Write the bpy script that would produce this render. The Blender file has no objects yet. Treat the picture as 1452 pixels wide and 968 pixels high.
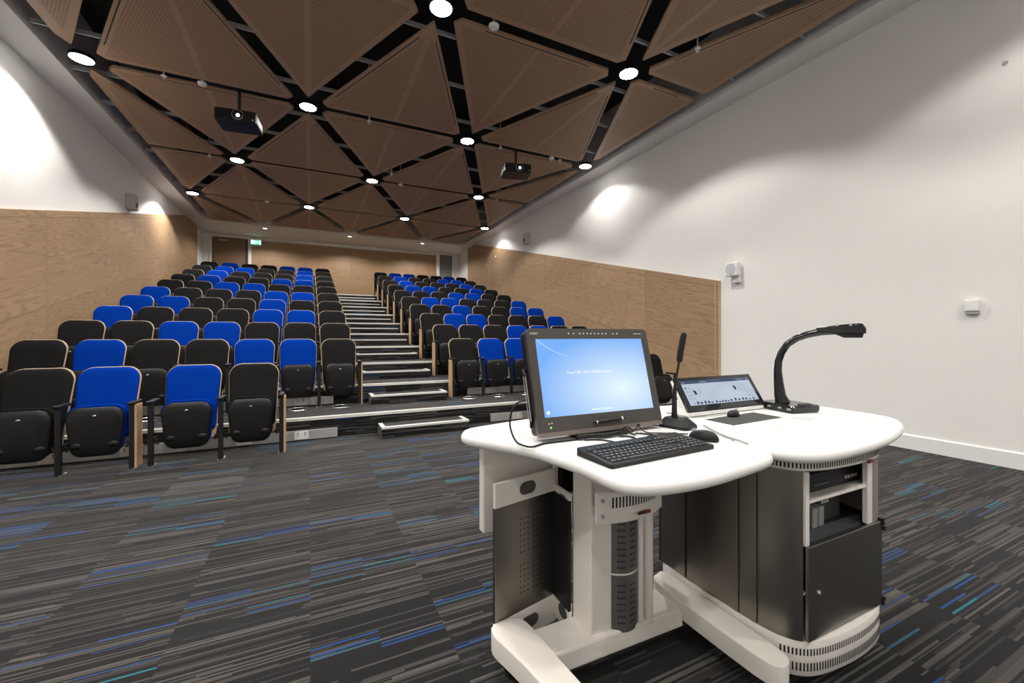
import bpy, math, random
from mathutils import Vector, Matrix
random.seed(7)
PI = math.pi
S = bpy.context.scene
COL = S.collection

# ------------------------------------------------------------------ helpers
def wl(o):
    v = Vector((0, 0, 0))
    while o is not None:
        v += o.location; o = o.parent
    return v

class MB:
    def __init__(s): s.v = []; s.f = []
    def add(s, vs, fs):
        n = len(s.v); s.v += [tuple(v) for v in vs]; s.f += [tuple(i + n for i in f) for f in fs]; return s
    def box(s, x0, x1, y0, y1, z0, z1):
        return s.add([(x0,y0,z0),(x1,y0,z0),(x1,y1,z0),(x0,y1,z0),(x0,y0,z1),(x1,y0,z1),(x1,y1,z1),(x0,y1,z1)],
                     [(0,3,2,1),(4,5,6,7),(0,1,5,4),(1,2,6,5),(2,3,7,6),(3,0,4,7)])
    def obox(s, c, ax, ay, az):
        c, ax, ay, az = Vector(c), Vector(ax), Vector(ay), Vector(az)
        vs = [c + i*ax + j*ay + k*az for k in (-1,1) for (i,j) in ((-1,-1),(1,-1),(1,1),(-1,1))]
        return s.add(vs, [(0,3,2,1),(4,5,6,7),(0,1,5,4),(1,2,6,5),(2,3,7,6),(3,0,4,7)])
    def prism(s, p, z0, z1):
        a = sum(p[i][0]*p[(i+1)%len(p)][1]-p[(i+1)%len(p)][0]*p[i][1] for i in range(len(p)))
        if a < 0: p = p[::-1]
        n = len(p)
        return s.add([(x,y,z0) for x,y in p]+[(x,y,z1) for x,y in p],
                     [tuple(range(n-1,-1,-1)), tuple(range(n,2*n))]+[(i,(i+1)%n,n+(i+1)%n,n+i) for i in range(n)])
    def loft(s, loops, cap0=True, cap1=True, closed=True):
        n = len(loops[0]); vs = [v for l in loops for v in l]; fs = []
        for k in range(len(loops)-1):
            for i in range(n if closed else n-1):
                j = (i+1)%n
                fs.append((k*n+i, k*n+j, (k+1)*n+j, (k+1)*n+i))
        if cap0: fs.append(tuple(range(n-1,-1,-1)))
        if cap1: fs.append(tuple(range((len(loops)-1)*n, len(loops)*n)))
        return s.add(vs, fs)
    def tube(s, path, r, seg=8, sq=None):
        path = [Vector(p) for p in path]; N = len(path)
        rs = r if isinstance(r, (list, tuple)) else [r]*N
        loops = []; up = None
        for i, p in enumerate(path):
            t = (path[min(i+1,N-1)]-path[max(i-1,0)]).normalized()
            if up is None:
                up = t.orthogonal().normalized()
            up = (up - t*up.dot(t)).normalized(); w = t.cross(up)
            loops.append([p + rs[i]*(math.cos(2*PI*k/seg)*up + math.sin(2*PI*k/seg)*w) for k in range(seg)])
        return s.loft(loops)
    def lathe(s, prof, c=(0,0,0), seg=24, axis='z'):
        loops = []
        for r, h in prof:
            l = []
            for k in range(seg):
                a = 2*PI*k/seg; x, y = r*math.cos(a), r*math.sin(a)
                if axis == 'z': l.append((c[0]+x, c[1]+y, c[2]+h))
                elif axis == 'y': l.append((c[0]+x, c[1]+h, c[2]-y))
                else: l.append((c[0]+h, c[1]+x, c[2]+y))
            loops.append(l)
        return s.loft(loops)
    def build(s, name, mat, parent=None, bevel=0, smooth=False, bseg=2, ang=40):
        o0 = wl(parent) if parent is not None else Vector((0,0,0))
        me = bpy.data.meshes.new(name)
        me.from_pydata([(x-o0.x, y-o0.y, z-o0.z) for x,y,z in s.v], [], s.f)
        me.materials.append(mat); me.update()
        if smooth:
            for p in me.polygons: p.use_smooth = True
            me.set_sharp_from_angle(angle=math.radians(ang))
        o = bpy.data.objects.new(name, me); COL.objects.link(o)
        if parent is not None: o.parent = parent
        if bevel:
            m = o.modifiers.new('bevel', 'BEVEL'); m.width = bevel; m.segments = bseg
            m.limit_method = 'ANGLE'; m.angle_limit = math.radians(35); m.harden_normals = False
        return o

def tag(o, label=None, cat=None, group=None, kind=None):
    if label: o['label'] = label
    if cat: o['category'] = cat
    if group: o['group'] = group
    if kind: o['kind'] = kind
    return o
def struct(o, label=None):
    o['kind'] = 'structure'
    if label: o['label'] = label
    return o
def empty(name, loc, label, cat, group=None):
    o = bpy.data.objects.new(name, None); COL.objects.link(o); o.location = loc; o.empty_display_size = .05
    return tag(o, label, cat, group)
def copy_tree(o, parent=None):
    c = o.copy(); COL.objects.link(c)
    if parent is not None: c.parent = parent
    for ch in list(o.children): copy_tree(ch, c)
    return c
def rrect(x0, x1, y0, y1, r, seg=5):
    pts = []
    for cx, cy, a0 in ((x1-r,y0+r,-90),(x1-r,y1-r,0),(x0+r,y1-r,90),(x0+r,y0+r,180)):
        for k in range(seg+1):
            a = math.radians(a0+90*k/seg); pts.append((cx+r*math.cos(a), cy+r*math.sin(a)))
    return pts
def chaikin(p, n=2):
    for _ in range(n):
        q = []
        for i in range(len(p)):
            a, b = p[i], p[(i+1)%len(p)]
            q += [(a[0]*.75+b[0]*.25, a[1]*.75+b[1]*.25), (a[0]*.25+b[0]*.75, a[1]*.25+b[1]*.75)]
        p = q
    return p
def area(p): return .5*sum(p[i][0]*p[(i+1)%len(p)][1]-p[(i+1)%len(p)][0]*p[i][1] for i in range(len(p)))
def offset(p, d):      # inward offset of a ccw outline (vertex normals)
    n = len(p); out = []
    for i in range(n):
        a, b, c = Vector(p[i-1]), Vector(p[i]), Vector(p[(i+1)%n])
        e1 = (b-a); e2 = (c-b)
        if e1.length < 1e-7 or e2.length < 1e-7: out.append(tuple(b)); continue
        e1.normalize(); e2.normalize()
        n1 = Vector((-e1.y, e1.x)); n2 = Vector((-e2.y, e2.x)); m = n1+n2
        if m.length < 1e-6: m = n1
        m.normalize(); out.append(tuple(b + m*d/max(.4, m.dot(n1))))
    return out
def clip(poly, a, b, c):   # keep a*x+b*y+c >= 0
    out = []
    for i in range(len(poly)):
        p, q = poly[i], poly[(i+1)%len(poly)]
        dp = a*p[0]+b*p[1]+c; dq = a*q[0]+b*q[1]+c
        if dp >= 0: out.append(p)
        if (dp >= 0) != (dq >= 0):
            t = dp/(dp-dq); out.append((p[0]+t*(q[0]-p[0]), p[1]+t*(q[1]-p[1])))
    return out
def inset(poly, d):
    if area(poly) < 0: poly = poly[::-1]
    res = poly
    for i in range(len(poly)):
        p, q = poly[i], poly[(i+1)%len(poly)]
        e = Vector((q[0]-p[0], q[1]-p[1]))
        if e.length < 1e-6: continue
        e.normalize(); n = (-e.y, e.x)
        res = clip(res, n[0], n[1], -(n[0]*p[0]+n[1]*p[1])-d)
        if len(res) < 3: return []
    return res
def text(txt, size, mat, M, name, parent, ext=.0004, align='CENTER'):
    cu = bpy.data.curves.new('t', 'FONT'); cu.body = txt; cu.size = size; cu.extrude = ext
    cu.align_x = align; cu.align_y = 'CENTER'
    fo = bpy.data.objects.new('t', cu); COL.objects.link(fo)
    dg = bpy.context.evaluated_depsgraph_get()
    me = bpy.data.meshes.new_from_object(fo.evaluated_get(dg)); me.name = name
    bpy.data.objects.remove(fo); bpy.data.curves.remove(cu)
    o0 = wl(parent)
    me.transform(Matrix.Translation(-o0) @ M); me.materials.clear(); me.materials.append(mat)
    o = bpy.data.objects.new(name, me); COL.objects.link(o); o.parent = parent
    return o

# ------------------------------------------------------------------ materials
def base_mat(name):
    m = bpy.data.materials.new(name); m.use_nodes = True
    nt = m.node_tree; b = nt.nodes['Principled BSDF']; return m, nt, b
def PM(name, col, rough=.5, metal=0, spec=.5, emit=None, es=0, noise=0, nscale=40, bump=0):
    m, nt, b = base_mat(name)
    b.inputs['Base Color'].default_value = (*col, 1); b.inputs['Roughness'].default_value = rough
    b.inputs['Metallic'].default_value = metal; b.inputs['Specular IOR Level'].default_value = spec
    if emit: b.inputs['Emission Color'].default_value = (*emit, 1); b.inputs['Emission Strength'].default_value = es
    if noise or bump:
        tc = nt.nodes.new('ShaderNodeTexCoord'); n = nt.nodes.new('ShaderNodeTexNoise')
        n.inputs['Scale'].default_value = nscale; n.inputs['Detail'].default_value = 3
        nt.links.new(tc.outputs['Object'], n.inputs['Vector'])
        if noise:
            r = nt.nodes.new('ShaderNodeMix'); r.data_type = 'RGBA'
            r.inputs['A'].default_value = (*[c*(1-noise) for c in col], 1); r.inputs['B'].default_value = (*[min(1, c*(1+noise)) for c in col], 1)
            nt.links.new(n.outputs['Fac'], r.inputs['Factor']); nt.links.new(r.outputs['Result'], b.inputs['Base Color'])
        if bump:
            bp = nt.nodes.new('ShaderNodeBump'); bp.inputs['Strength'].default_value = bump; bp.inputs['Distance'].default_value = .002
            nt.links.new(n.outputs['Fac'], bp.inputs['Height']); nt.links.new(bp.outputs['Normal'], b.inputs['Normal'])
    return m

class N:   # tiny node-graph writer
    def __init__(s, nt): s.nt = nt
    def n(s, t, **k):
        x = s.nt.nodes.new(t)
        for a, v in k.items(): setattr(x, a, v)
        return x
    def set(s, sock, v):
        if hasattr(v, 'is_output'): s.nt.links.new(v, sock)
        else: sock.default_value = v
    def math(s, op, a, b=None, c=None):
        x = s.n('ShaderNodeMath', operation=op); s.set(x.inputs[0], a)
        if b is not None: s.set(x.inputs[1], b)
        if c is not None: s.set(x.inputs[2], c)
        return x.outputs[0]
    def comb(s, x, y, z):
        c = s.n('ShaderNodeCombineXYZ')
        for i, v in enumerate((x, y, z)): s.set(c.inputs[i], v)
        return c.outputs[0]
    def mix(s, f, a, b):
        x = s.n('ShaderNodeMix', data_type='RGBA'); s.set(x.inputs['Factor'], f); s.set(x.inputs['A'], a); s.set(x.inputs['B'], b)
        return x.outputs['Result']
    def white(s, vec):
        x = s.n('ShaderNodeTexWhiteNoise', noise_dimensions='3D'); s.set(x.inputs['Vector'], vec); return x.outputs['Value']
    def noise(s, vec, scale, detail=2, dist=0):
        x = s.n('ShaderNodeTexNoise'); s.set(x.inputs['Vector'], vec); x.inputs['Scale'].default_value = scale
        x.inputs['Detail'].default_value = detail; x.inputs['Distortion'].default_value = dist; return x.outputs['Fac']

def carpet_mat():
    m, nt, b = base_mat('carpet'); g = N(nt)
    ge = g.n('ShaderNodeNewGeometry'); sp = g.n('ShaderNodeSeparateXYZ'); nt.links.new(ge.outputs['Position'], sp.inputs[0])
    X, Y, Z = sp.outputs
    V = g.math('ADD', g.math('ADD', Y, Z), 20.0); U = g.math('ADD', X, 30.0)
    row = g.math('FLOOR', g.math('DIVIDE', V, .5))
    tx = g.math('FLOOR', g.math('DIVIDE', U, .5))
    line = g.math('FLOOR', g.math('DIVIDE', V, .0088))
    # thin pale threads, each running a random length inside its tile
    seg = g.math('FLOOR', g.math('DIVIDE', g.math('ADD', U, g.math('MULTIPLY', g.white(g.comb(line, tx, 1.0)), .5)), .62))
    r1 = g.white(g.comb(line, seg, tx))
    par = g.math('MODULO', line, 2.0)
    r2 = g.white(g.comb(line, tx, 7.0))
    dens = g.white(g.comb(g.math('FLOOR', g.math('DIVIDE', V, .045)), tx, 29.0))
    thr = g.math('GREATER_THAN', r1, g.math('SUBTRACT', .80, g.math('MULTIPLY', dens, .42)))
    tile = g.white(g.comb(tx, row, 3.0))
    band = g.white(g.comb(g.math('FLOOR', g.math('DIVIDE', V, .06)), tx, 5.0))
    dark = g.mix(tile, (.0095,.009,.0095,1), (.015,.0145,.015,1))
    dark = g.mix(band, dark, (.012,.0115,.0125,1))
    lite = g.mix(r2, (.030,.027,.025,1), (.105,.096,.088,1))
    c = g.mix(g.math('MULTIPLY', thr, g.math('ADD', .45, g.math('MULTIPLY', band, .5))), dark, lite)
    # blue and turquoise dashes
    bl = g.math('FLOOR', g.math('DIVIDE', V, .019))
    so = g.math('MULTIPLY', g.math('FLOOR', g.math('MULTIPLY', g.white(g.comb(bl, row, 11.0)), 2.0)), .25)
    bs = g.math('FLOOR', g.math('DIVIDE', g.math('ADD', U, so), .25))
    rb = g.white(g.comb(bl, bs, 13.0))
    clu = g.white(g.comb(g.math('FLOOR', g.math('DIVIDE', V, .11)), g.math('FLOOR', g.math('DIVIDE', U, .5)), 23.0))
    on = g.math('MULTIPLY', g.math('GREATER_THAN', rb, .68), g.math('GREATER_THAN', clu, .78))
    two = g.math('GREATER_THAN', g.math('FRACT', g.math('DIVIDE', V, .019)), .5)
    hue = g.white(g.comb(bl, bs, 17.0))
    bc = g.mix(g.math('GREATER_THAN', hue, .62), (.014,.055,.195,1), (.018,.14,.18,1))
    br = g.white(g.comb(bl, bs, 19.0))
    bc = g.mix(g.math('MULTIPLY', g.math('GREATER_THAN', br, .35), .55), bc, (.03,.045,.09,1))
    c = g.mix(g.math('MULTIPLY', on, two), c, bc)
    nt.links.new(c, b.inputs['Base Color']); b.inputs['Roughness'].default_value = .95
    b.inputs['Specular IOR Level'].default_value = .1
    b.inputs['Sheen Weight'].default_value = .10; b.inputs['Sheen Roughness'].default_value = .5
    nf = g.noise(ge.outputs['Position'], 400)
    bp = g.n('ShaderNodeBump'); bp.inputs['Strength'].default_value = .3; bp.inputs['Distance'].default_value = .003
    nt.links.new(nf, bp.inputs['Height']); nt.links.new(bp.outputs['Normal'], b.inputs['Normal'])
    return m

def wood_mat(name, axis, slope, bw, bh, ou, ov, c1, c2, rough=.45, gscale=1.0, seam=.25):
    m, nt, b = base_mat(name); g = N(nt)
    ge = g.n('ShaderNodeNewGeometry'); sp = g.n('ShaderNodeSeparateXYZ'); nt.links.new(ge.outputs['Position'], sp.inputs[0])
    X, Y, Z = sp.outputs
    A = Y if axis == 'y' else X
    U = g.math('ADD', A, ou); V = g.math('ADD', g.math('SUBTRACT', Z, g.math('MULTIPLY', A, slope)), ov)
    ix = g.math('FLOOR', g.math('DIVIDE', U, bw)); iy = g.math('FLOOR', g.math('DIVIDE', V, bh))
    rnd = g.white(g.comb(ix, iy, 2.0))
    vec = g.comb(g.math('MULTIPLY', U, .30*gscale), g.math('MULTIPLY', V, 3.6*gscale), g.math('MULTIPLY', rnd, 37.0))
    n1 = g.noise(vec, 1.2, 2, .35)
    rings = g.math('FRACT', g.math('MULTIPLY', n1, 24.0))
    tri = g.math('SUBTRACT', 1.0, g.math('ABSOLUTE', g.math('SUBTRACT', g.math('MULTIPLY', rings, 2.0), 1.0)))
    vec2 = g.comb(g.math('MULTIPLY', U, 3.0), g.math('MULTIPLY', V, 90.0), g.math('MULTIPLY', rnd, 11.0))
    n2 = g.noise(vec2, 1.0, 3)
    f = g.math('ADD', g.math('MULTIPLY', g.math('POWER', tri, 2.5), .50), g.math('MULTIPLY', n2, .45))
    f = g.math('ADD', f, g.math('MULTIPLY', g.math('SUBTRACT', rnd, .5), .22))
    c = g.mix(f, (*c1, 1), (*c2, 1))
    fu = g.math('ABSOLUTE', g.math('SUBTRACT', g.math('FRACT', g.math('DIVIDE', U, bw)), .5))
    fv = g.math('ABSOLUTE', g.math('SUBTRACT', g.math('FRACT', g.math('DIVIDE', V, bh)), .5))
    su = g.math('GREATER_THAN', fu, .5-.003/bw); sv = g.math('GREATER_THAN', fv, .5-.003/bh)
    c = g.mix(g.math('MULTIPLY', g.math('MAXIMUM', su, sv), 1-seam), c, (*[x*.35 for x in c2], 1))
    nt.links.new(c, b.inputs['Base Color']); b.inputs['Roughness'].default_value = rough
    b.inputs['Specular IOR Level'].default_value = .3
    return m

def perf_mat():
    m, nt, b = base_mat('perforated_wood'); g = N(nt)
    ge = g.n('ShaderNodeNewGeometry'); sp = g.n('ShaderNodeSeparateXYZ'); nt.links.new(ge.outputs['Position'], sp.inputs[0])
    X, Y, Z = sp.outputs
    row = g.math('FLOOR', g.math('DIVIDE', Y, .032))
    u = g.math('FRACT', g.math('ADD', g.math('DIVIDE', X, .032), g.math('MULTIPLY', g.math('MODULO', row, 2.0), .5)))
    v = g.math('FRACT', g.math('DIVIDE', Y, .032))
    h = g.math('MULTIPLY', g.math('LESS_THAN', u, .42), g.math('LESS_THAN', v, .55))
    n = g.noise(g.comb(g.math('MULTIPLY', X, 2.0), g.math('MULTIPLY', Y, 22.0), 0.0), 1.0, 3)
    c = g.mix(n, (.375,.24,.152,1), (.30,.19,.12,1)); c = g.mix(g.math('MULTIPLY', h, .55), c, (.05,.03,.02,1))
    nt.links.new(c, b.inputs['Base Color']); b.inputs['Roughness'].default_value = .5; b.inputs['Specular IOR Level'].default_value = .3
    return m

def brushed(name, col, rough, axis='z'):
    m, nt, b = base_mat(name); g = N(nt)
    tc = g.n('ShaderNodeTexCoord'); mp = g.n('ShaderNodeMapping'); nt.links.new(tc.outputs['Object'], mp.inputs[0])
    mp.inputs['Scale'].default_value = (300, 300, 3) if axis == 'z' else (3, 300, 300)
    n = g.noise(mp.outputs[0], 1.0, 2)
    b.inputs['Base Color'].default_value = (*col, 1); b.inputs['Metallic'].default_value = 1
    nt.links.new(g.math('ADD', rough-.06, g.math('MULTIPLY', n, .12)), b.inputs['Roughness'])
    return m

def screen_mat():
    m, nt, b = base_mat('desktop_screen'); g = N(nt)
    tc = g.n('ShaderNodeTexCoord'); sp = g.n('ShaderNodeSeparateXYZ'); nt.links.new(tc.outputs['Generated'], sp.inputs[0])
    X, Y, Z = sp.outputs
    dx = g.math('SUBTRACT', X, .72); dz = g.math('SUBTRACT', Z, .30)
    dd = g.math('ADD', g.math('MULTIPLY', dx, dx), g.math('MULTIPLY', g.math('MULTIPLY', dz, dz), 1.1))
    f = g.math('MINIMUM', g.math('MULTIPLY', g.math('SQRT', dd), 1.25), 1.0)
    c = g.mix(f, (.78,.93,1,1), (.17,.42,.93,1))
    b.inputs['Base Color'].default_value = (0,0,0,1); b.inputs['Roughness'].default_value = .35
    nt.links.new(c, b.inputs['Emission Color']); b.inputs['Emission Strength'].default_value = EM_SCREEN
    return m

EM_SCREEN = 1.0
M = dict(
 carpet=carpet_mat(),
 wall=PM('wall_paint', (.80,.79,.77), .75, noise=.015, nscale=3),
 soffit=PM('soffit_paint', (.80,.785,.76), .75),
 side=wood_mat('wall_panel_wood', 'y', .25, 1.88, 1.22, -7.9+18.8, 1.6+.0, (.43,.29,.175), (.21,.13,.072)),
 back=wood_mat('back_panel_wood', 'x', 0, 1.527, .655, .124+15.27, -3.41+6.55, (.42,.275,.155), (.25,.155,.085), seam=.1),
 ply=PM('ply_edge', (.52,.38,.25), .5),
 timber=PM('timber_end', (.50,.315,.17), .5, noise=.12, nscale=12),
 door=PM('door_wood', (.20,.12,.065), .4, noise=.1, nscale=6),
 doorframe=PM('door_frame_wood', (.05,.03,.022), .4),
 panel=PM('ceiling_wood', (.35,.225,.143), .45, noise=.1, nscale=8), perf=perf_mat(),
 panel_edge=PM('ceiling_wood_edge', (.36,.24,.15), .5),
 void=PM('void_black', (.03,.032,.033), .9), rail=PM('galvanised', (.42,.43,.43), .5),
 duct=PM('duct_dark', (.05,.055,.06), .6), redpipe=PM('red_pipe', (.25,.015,.02), .4),
 black=PM('black_plastic', (.008,.008,.0085), .42, spec=.3, bump=.15, nscale=300),
 blackm=PM('black_metal', (.011,.011,.012), .5, spec=.3), steelbit=PM('bright_metal', (.6,.6,.6), .3, metal=1),
 blue=PM('blue_fabric', (.0008,.033,.29), .9, spec=.03, bump=.3, nscale=350),
 bfab=PM('black_fabric', (.0125,.0125,.0125), .9, spec=.06, bump=.3, nscale=350),
 nose=PM('nosing_white', (.62,.61,.58), .45), alu=PM('aluminium', (.52,.52,.51), .38, metal=.55),
 sock=PM('socket_white', (.75,.73,.70), .4), dark=PM('dark_slot', (.02,.018,.016), .8),
 lam=PM('white_laminate', (.84,.83,.81), .35), cream=PM('cream_metal', (.84,.80,.745), .42),
 white=PM('white_plastic', (.78,.78,.77), .4), grey=PM('grey_plastic', (.38,.38,.38), .5),
 steel=brushed('brushed_steel', (.27,.25,.225), .36), steeld=brushed('brushed_steel_dark', (.17,.16,.15), .36),
 bezel=PM('bezel', (.055,.048,.043), .4), bezel2=PM('bezel_edge', (.20,.17,.145), .35, metal=.3),
 gloss=PM('gloss_black', (.010,.010,.011), .12), glossg=PM('black_glass', (.02,.022,.024), .08),
 key=PM('keycap', (.028,.031,.035), .5), keyt=PM('key_print', (.5,.5,.5), .5),
 wtext=PM('white_print', (.7,.68,.62), .5), mat_grey=PM('mouse_mat', (.045,.045,.043), .8),
 redlab=PM('red_label', (.16,.02,.015), .4), slot=PM('slot_shade', (.09,.082,.075), .8), cover=PM('cover_grey', (.17,.163,.155), .42, metal=.5), spk=PM('speaker_grey', (.52,.51,.50), .6),
 paper=PM('paper', (.80,.79,.78), .6), ink=PM('grey_ink', (.33,.33,.34), .7),
 foam=PM('foam', (.012,.012,.014), .95, bump=.6, nscale=200),
 lamp=PM('lamp_glow', (0,0,0), .5, emit=(1,.97,.92), es=45), lampsof=PM('lamp_glow_small', (0,0,0), .5, emit=(1,.96,.9), es=4),
 exitg=PM('exit_green', (0,0,0), .4, emit=(.10,.75,.42), es=1.3), exitw=PM('exit_white', (0,0,0), .4, emit=(.85,1,.93), es=2.2),
 led=PM('blue_led', (0,0,0), .4, emit=(.4,.5,1), es=4), ledg=PM('green_led', (0,0,0), .4, emit=(.25,.8,.15), es=1.0),
 lens=PM('projector_lens', (.01,.015,.02), .05), lensg=PM('lens_glow', (0,0,0), .4, emit=(.6,.8,1), es=5),
 scr=screen_mat(), scrw=PM('screen_white', (0,0,0), .5, emit=(.9,.97,1), es=1.05),
 tp=PM('touch_body', (0,0,0), .15, emit=(.62,.72,.85), es=.75), tph=PM('touch_header', (0,0,0), .15, emit=(.05,.085,.17), es=.8),
 tpi=PM('touch_icon', (0,0,0), .3, emit=(.03,.06,.18), es=.7), tpb=PM('touch_black', (0,0,0), .3, emit=(.01,.01,.01), es=.5),
 tpl=PM('touch_pale', (0,0,0), .3, emit=(.35,.42,.52), es=.8),
)

# ------------------------------------------------------------------ room shell
XL, XR, YB, YF, ZC, ZV = -3.28, 5.74, 17.3, -2.6, 4.70, 5.7
def bx(name, mat, x0, x1, y0, y1, z0, z1, **k): return MB().box(x0,x1,y0,y1,z0,z1).build(name, mat, **k)
struct(bx('floor', M['carpet'], XL-.1, XR+.1, YF-.1, YB+.1, -.1, 0))
struct(bx('wall_left', M['wall'], XL-.1, XL, YF-.1, YB+.1, 0, ZV))
struct(bx('wall_right', M['wall'], XR, XR+.1, YF-.1, YB+.1, 0, ZV))
struct(bx('wall_front', M['wall'], XL, XR, YF-.1, YF, 0, ZV))
# back wall with a doorway and a narrow vent opening
w = MB()
w.box(XL, -3.02, YB, YB+.1, 0, ZV).box(-3.02, -1.97, YB, YB+.1, 0, 2.5).box(-3.02, -1.97, YB, YB+.1, 4.60, ZV)
w.box(-1.97, 4.93, YB, YB+.1, 0, ZV).box(4.93, 5.49, YB, YB+.1, 0, 2.5).box(4.93, 5.49, YB, YB+.1, 4.64, ZV).box(5.49, XR, YB, YB+.1, 0, ZV)
struct(w.build('wall_back', M['wall']))
# ceiling: dark void slab above, white border soffits around
struct(bx('ceiling', M['void'], XL-.1, XR+.1, YF-.1, YB+.1, ZV, ZV+.1))
struct(bx('trim_1', M['soffit'], XL, -2.89, YF, YB, ZC, ZV-.001))
struct(bx('trim_2', M['soffit'], 5.375, XR, YF, YB, ZC, ZV-.001))
struct(bx('trim_3', M['soffit'], -2.89, 5.375, 15.5, YB, ZC, ZV-.001))
# skirting
def skirt(name, x0, x1):
    o = MB(); s = 1 if x0 < 0 else -1; xw = XL if x0 < 0 else XR
    prof = [(xw, 0), (xw+s*.018, 0), (xw+s*.018, .14), (xw+s*.010, .152), (xw, .152)]
    o.loft([[(x, y, z) for x, z in prof] for y in (YF, 4.40 if s < 0 else 5.3)])
    return struct(o.build(name, M['white']))
skirt('baseboard_left', -1, 0); skirt('baseboard_right', 1, 0)
# timber wall panelling, its head following the rake of the seats
def panelling(name, xw, s, y0, y1, ykink):
    x1 = xw+s*.035
    prof = [(y0, 0), (y1, 0), (y1, ZC-.001), (ykink, ZC-.001), (y0, ZC-.001-.25*(ykink-y0))]
    a = [(xw, y, z) for y, z in prof]; b = [(x1, y, z) for y, z in prof]
    o = MB().loft([a, b]).build(name, M['side'])
    e = MB().box(min(xw,x1), max(xw,x1), y0-.012, y0, 0, ZC-.25*(ykink-y0))
    e.box(min(x1,x1+s*.004), max(x1,x1+s*.004), y0+.055, y0+.065, 0, ZC-.012-.25*(ykink-y0)).build('edge_strip', M['ply'], o)
    return struct(o)
panelling('trim_4', XR, -1, 4.45, 15.93, 15.03)
panelling('trim_5', XL, 1, 4.45, 16.38, 15.05)
# back wall timber and its white frame
o = bx('trim_6', M['back'], -1.86, 4.77, YB-.03, YB, 2.5, 4.575); struct(o)
fr = MB()
for a in ((-3.09,-3.02,2.5,4.66),(-1.97,-1.88,2.5,4.66),(-3.02,-1.97,4.60,4.66),(4.79,4.93,2.5,4.69),(5.49,5.56,2.5,4.69),(4.93,5.49,4.64,4.69),(-1.88,4.79,4.59,4.66)):
    fr.box(a[0], a[1], YB-.04, YB, a[2], a[3])
struct(fr.build('trim_7', M['soffit'], bevel=.004))
d = struct(bx('door_1', M['door'], -3.0, -2.06, YB+.02, YB+.07, 2.5, 4.575))
MB().box(-2.055,-1.975,YB,YB+.07,2.5,4.595).box(-3.018,-3.003,YB,YB+.07,2.5,4.595).box(-3.0,-2.056,YB,YB+.07,4.578,4.597).build('frame', M['doorframe'], d)
MB().box(-2.85,-2.55,YB-.02,YB+.02,4.48,4.53).build('door_closer', M['grey'], d, bevel=.004)
MB().tube([(-2.14,YB+.02,3.52),(-2.14,YB-.04,3.52),(-2.26,YB-.04,3.52)],.011).build('handle', M['steelbit'], d)
g = struct(bx('door_2', PM('grey_louvre', (.17,.165,.16), .5), 4.932, 5.488, YB+.01, YB+.05, 2.5, 4.638))
lv = MB()
for k in range(34): lv.obox((5.21, YB+.006, 2.56+k*.061), (.27,0,0), (0,.006,.012), (0,.002,-.001))
lv.build('louvre_blades', PM('grey_blade', (.22,.215,.21), .5), g)

# ------------------------------------------------------------------ ceiling lattice
DX, DY = 2.575, 2.77
PX0, PX1, PY0, PY1 = -2.685, 5.185, YF+.1, 15.44
def node(n, k): return ((1.26 if n % 2 == 0 else -.03)+DX*k, 4.36+DY*n)
def rowY(n): return 4.36+DY*n
tris = []
for n in range(-3, 5):
    for k in range(-4, 5):
        a = node(n, k); b = node(n, k+1)
        mid = ((a[0]+b[0])/2, rowY(n+1)); tris.append([a, b, mid])
        mid = ((a[0]+b[0])/2, rowY(n-1)); tris.append([a, mid, b])
COLW = lambda x: 'near the left wall' if x < -1.2 else ('left of the middle' if x < .8 else ('right of the middle' if x < 3.2 else 'near the right wall'))
ORD = ['first','second','third','fourth','fifth','sixth','seventh','eighth','ninth','tenth','eleventh','twelfth','thirteenth','fourteenth','fifteenth','sixteenth','seventeenth','eighteenth','nineteenth','twentieth']
panels = []
for t in tris:
    p = t if area(t) > 0 else t[::-1]
    # different gap for the cross bands and the diagonal bands
    res = p
    for i in range(3):
        a, b = p[i], p[(i+1)%3]; e = Vector((b[0]-a[0], b[1]-a[1])).normalized(); nn = (-e.y, e.x)
        dd = .088 if abs(e.y) < .1 else .108
        res = clip(res, nn[0], nn[1], -(nn[0]*a[0]+nn[1]*a[1])-dd)
    gc = (sum(v[0] for v in p)/3, sum(v[1] for v in p)/3)
    for v in p:                      # corners cut back around the downlights
        if len(res) < 3: break
        e = Vector((gc[0]-v[0], gc[1]-v[1])).normalized()
        res = clip(res, e.x, e.y, -(e.x*v[0]+e.y*v[1])-.27)
    for q in ((1,0,-PX0),(-1,0,PX1),(0,1,-PY0),(0,-1,PY1)):
        if len(res) >= 3: res = clip(res, *q)
    if len(res) < 3 or abs(area(res)) < .05: continue
    cx = sum(v[0] for v in res)/len(res); cy = sum(v[1] for v in res)/len(res)
    panels.append((cy, cx, res, t))
panels.sort(key=lambda q: (round((min(v[1] for v in q[3])-4.36)/DY), q[1]))
rowcount = {}
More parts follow.
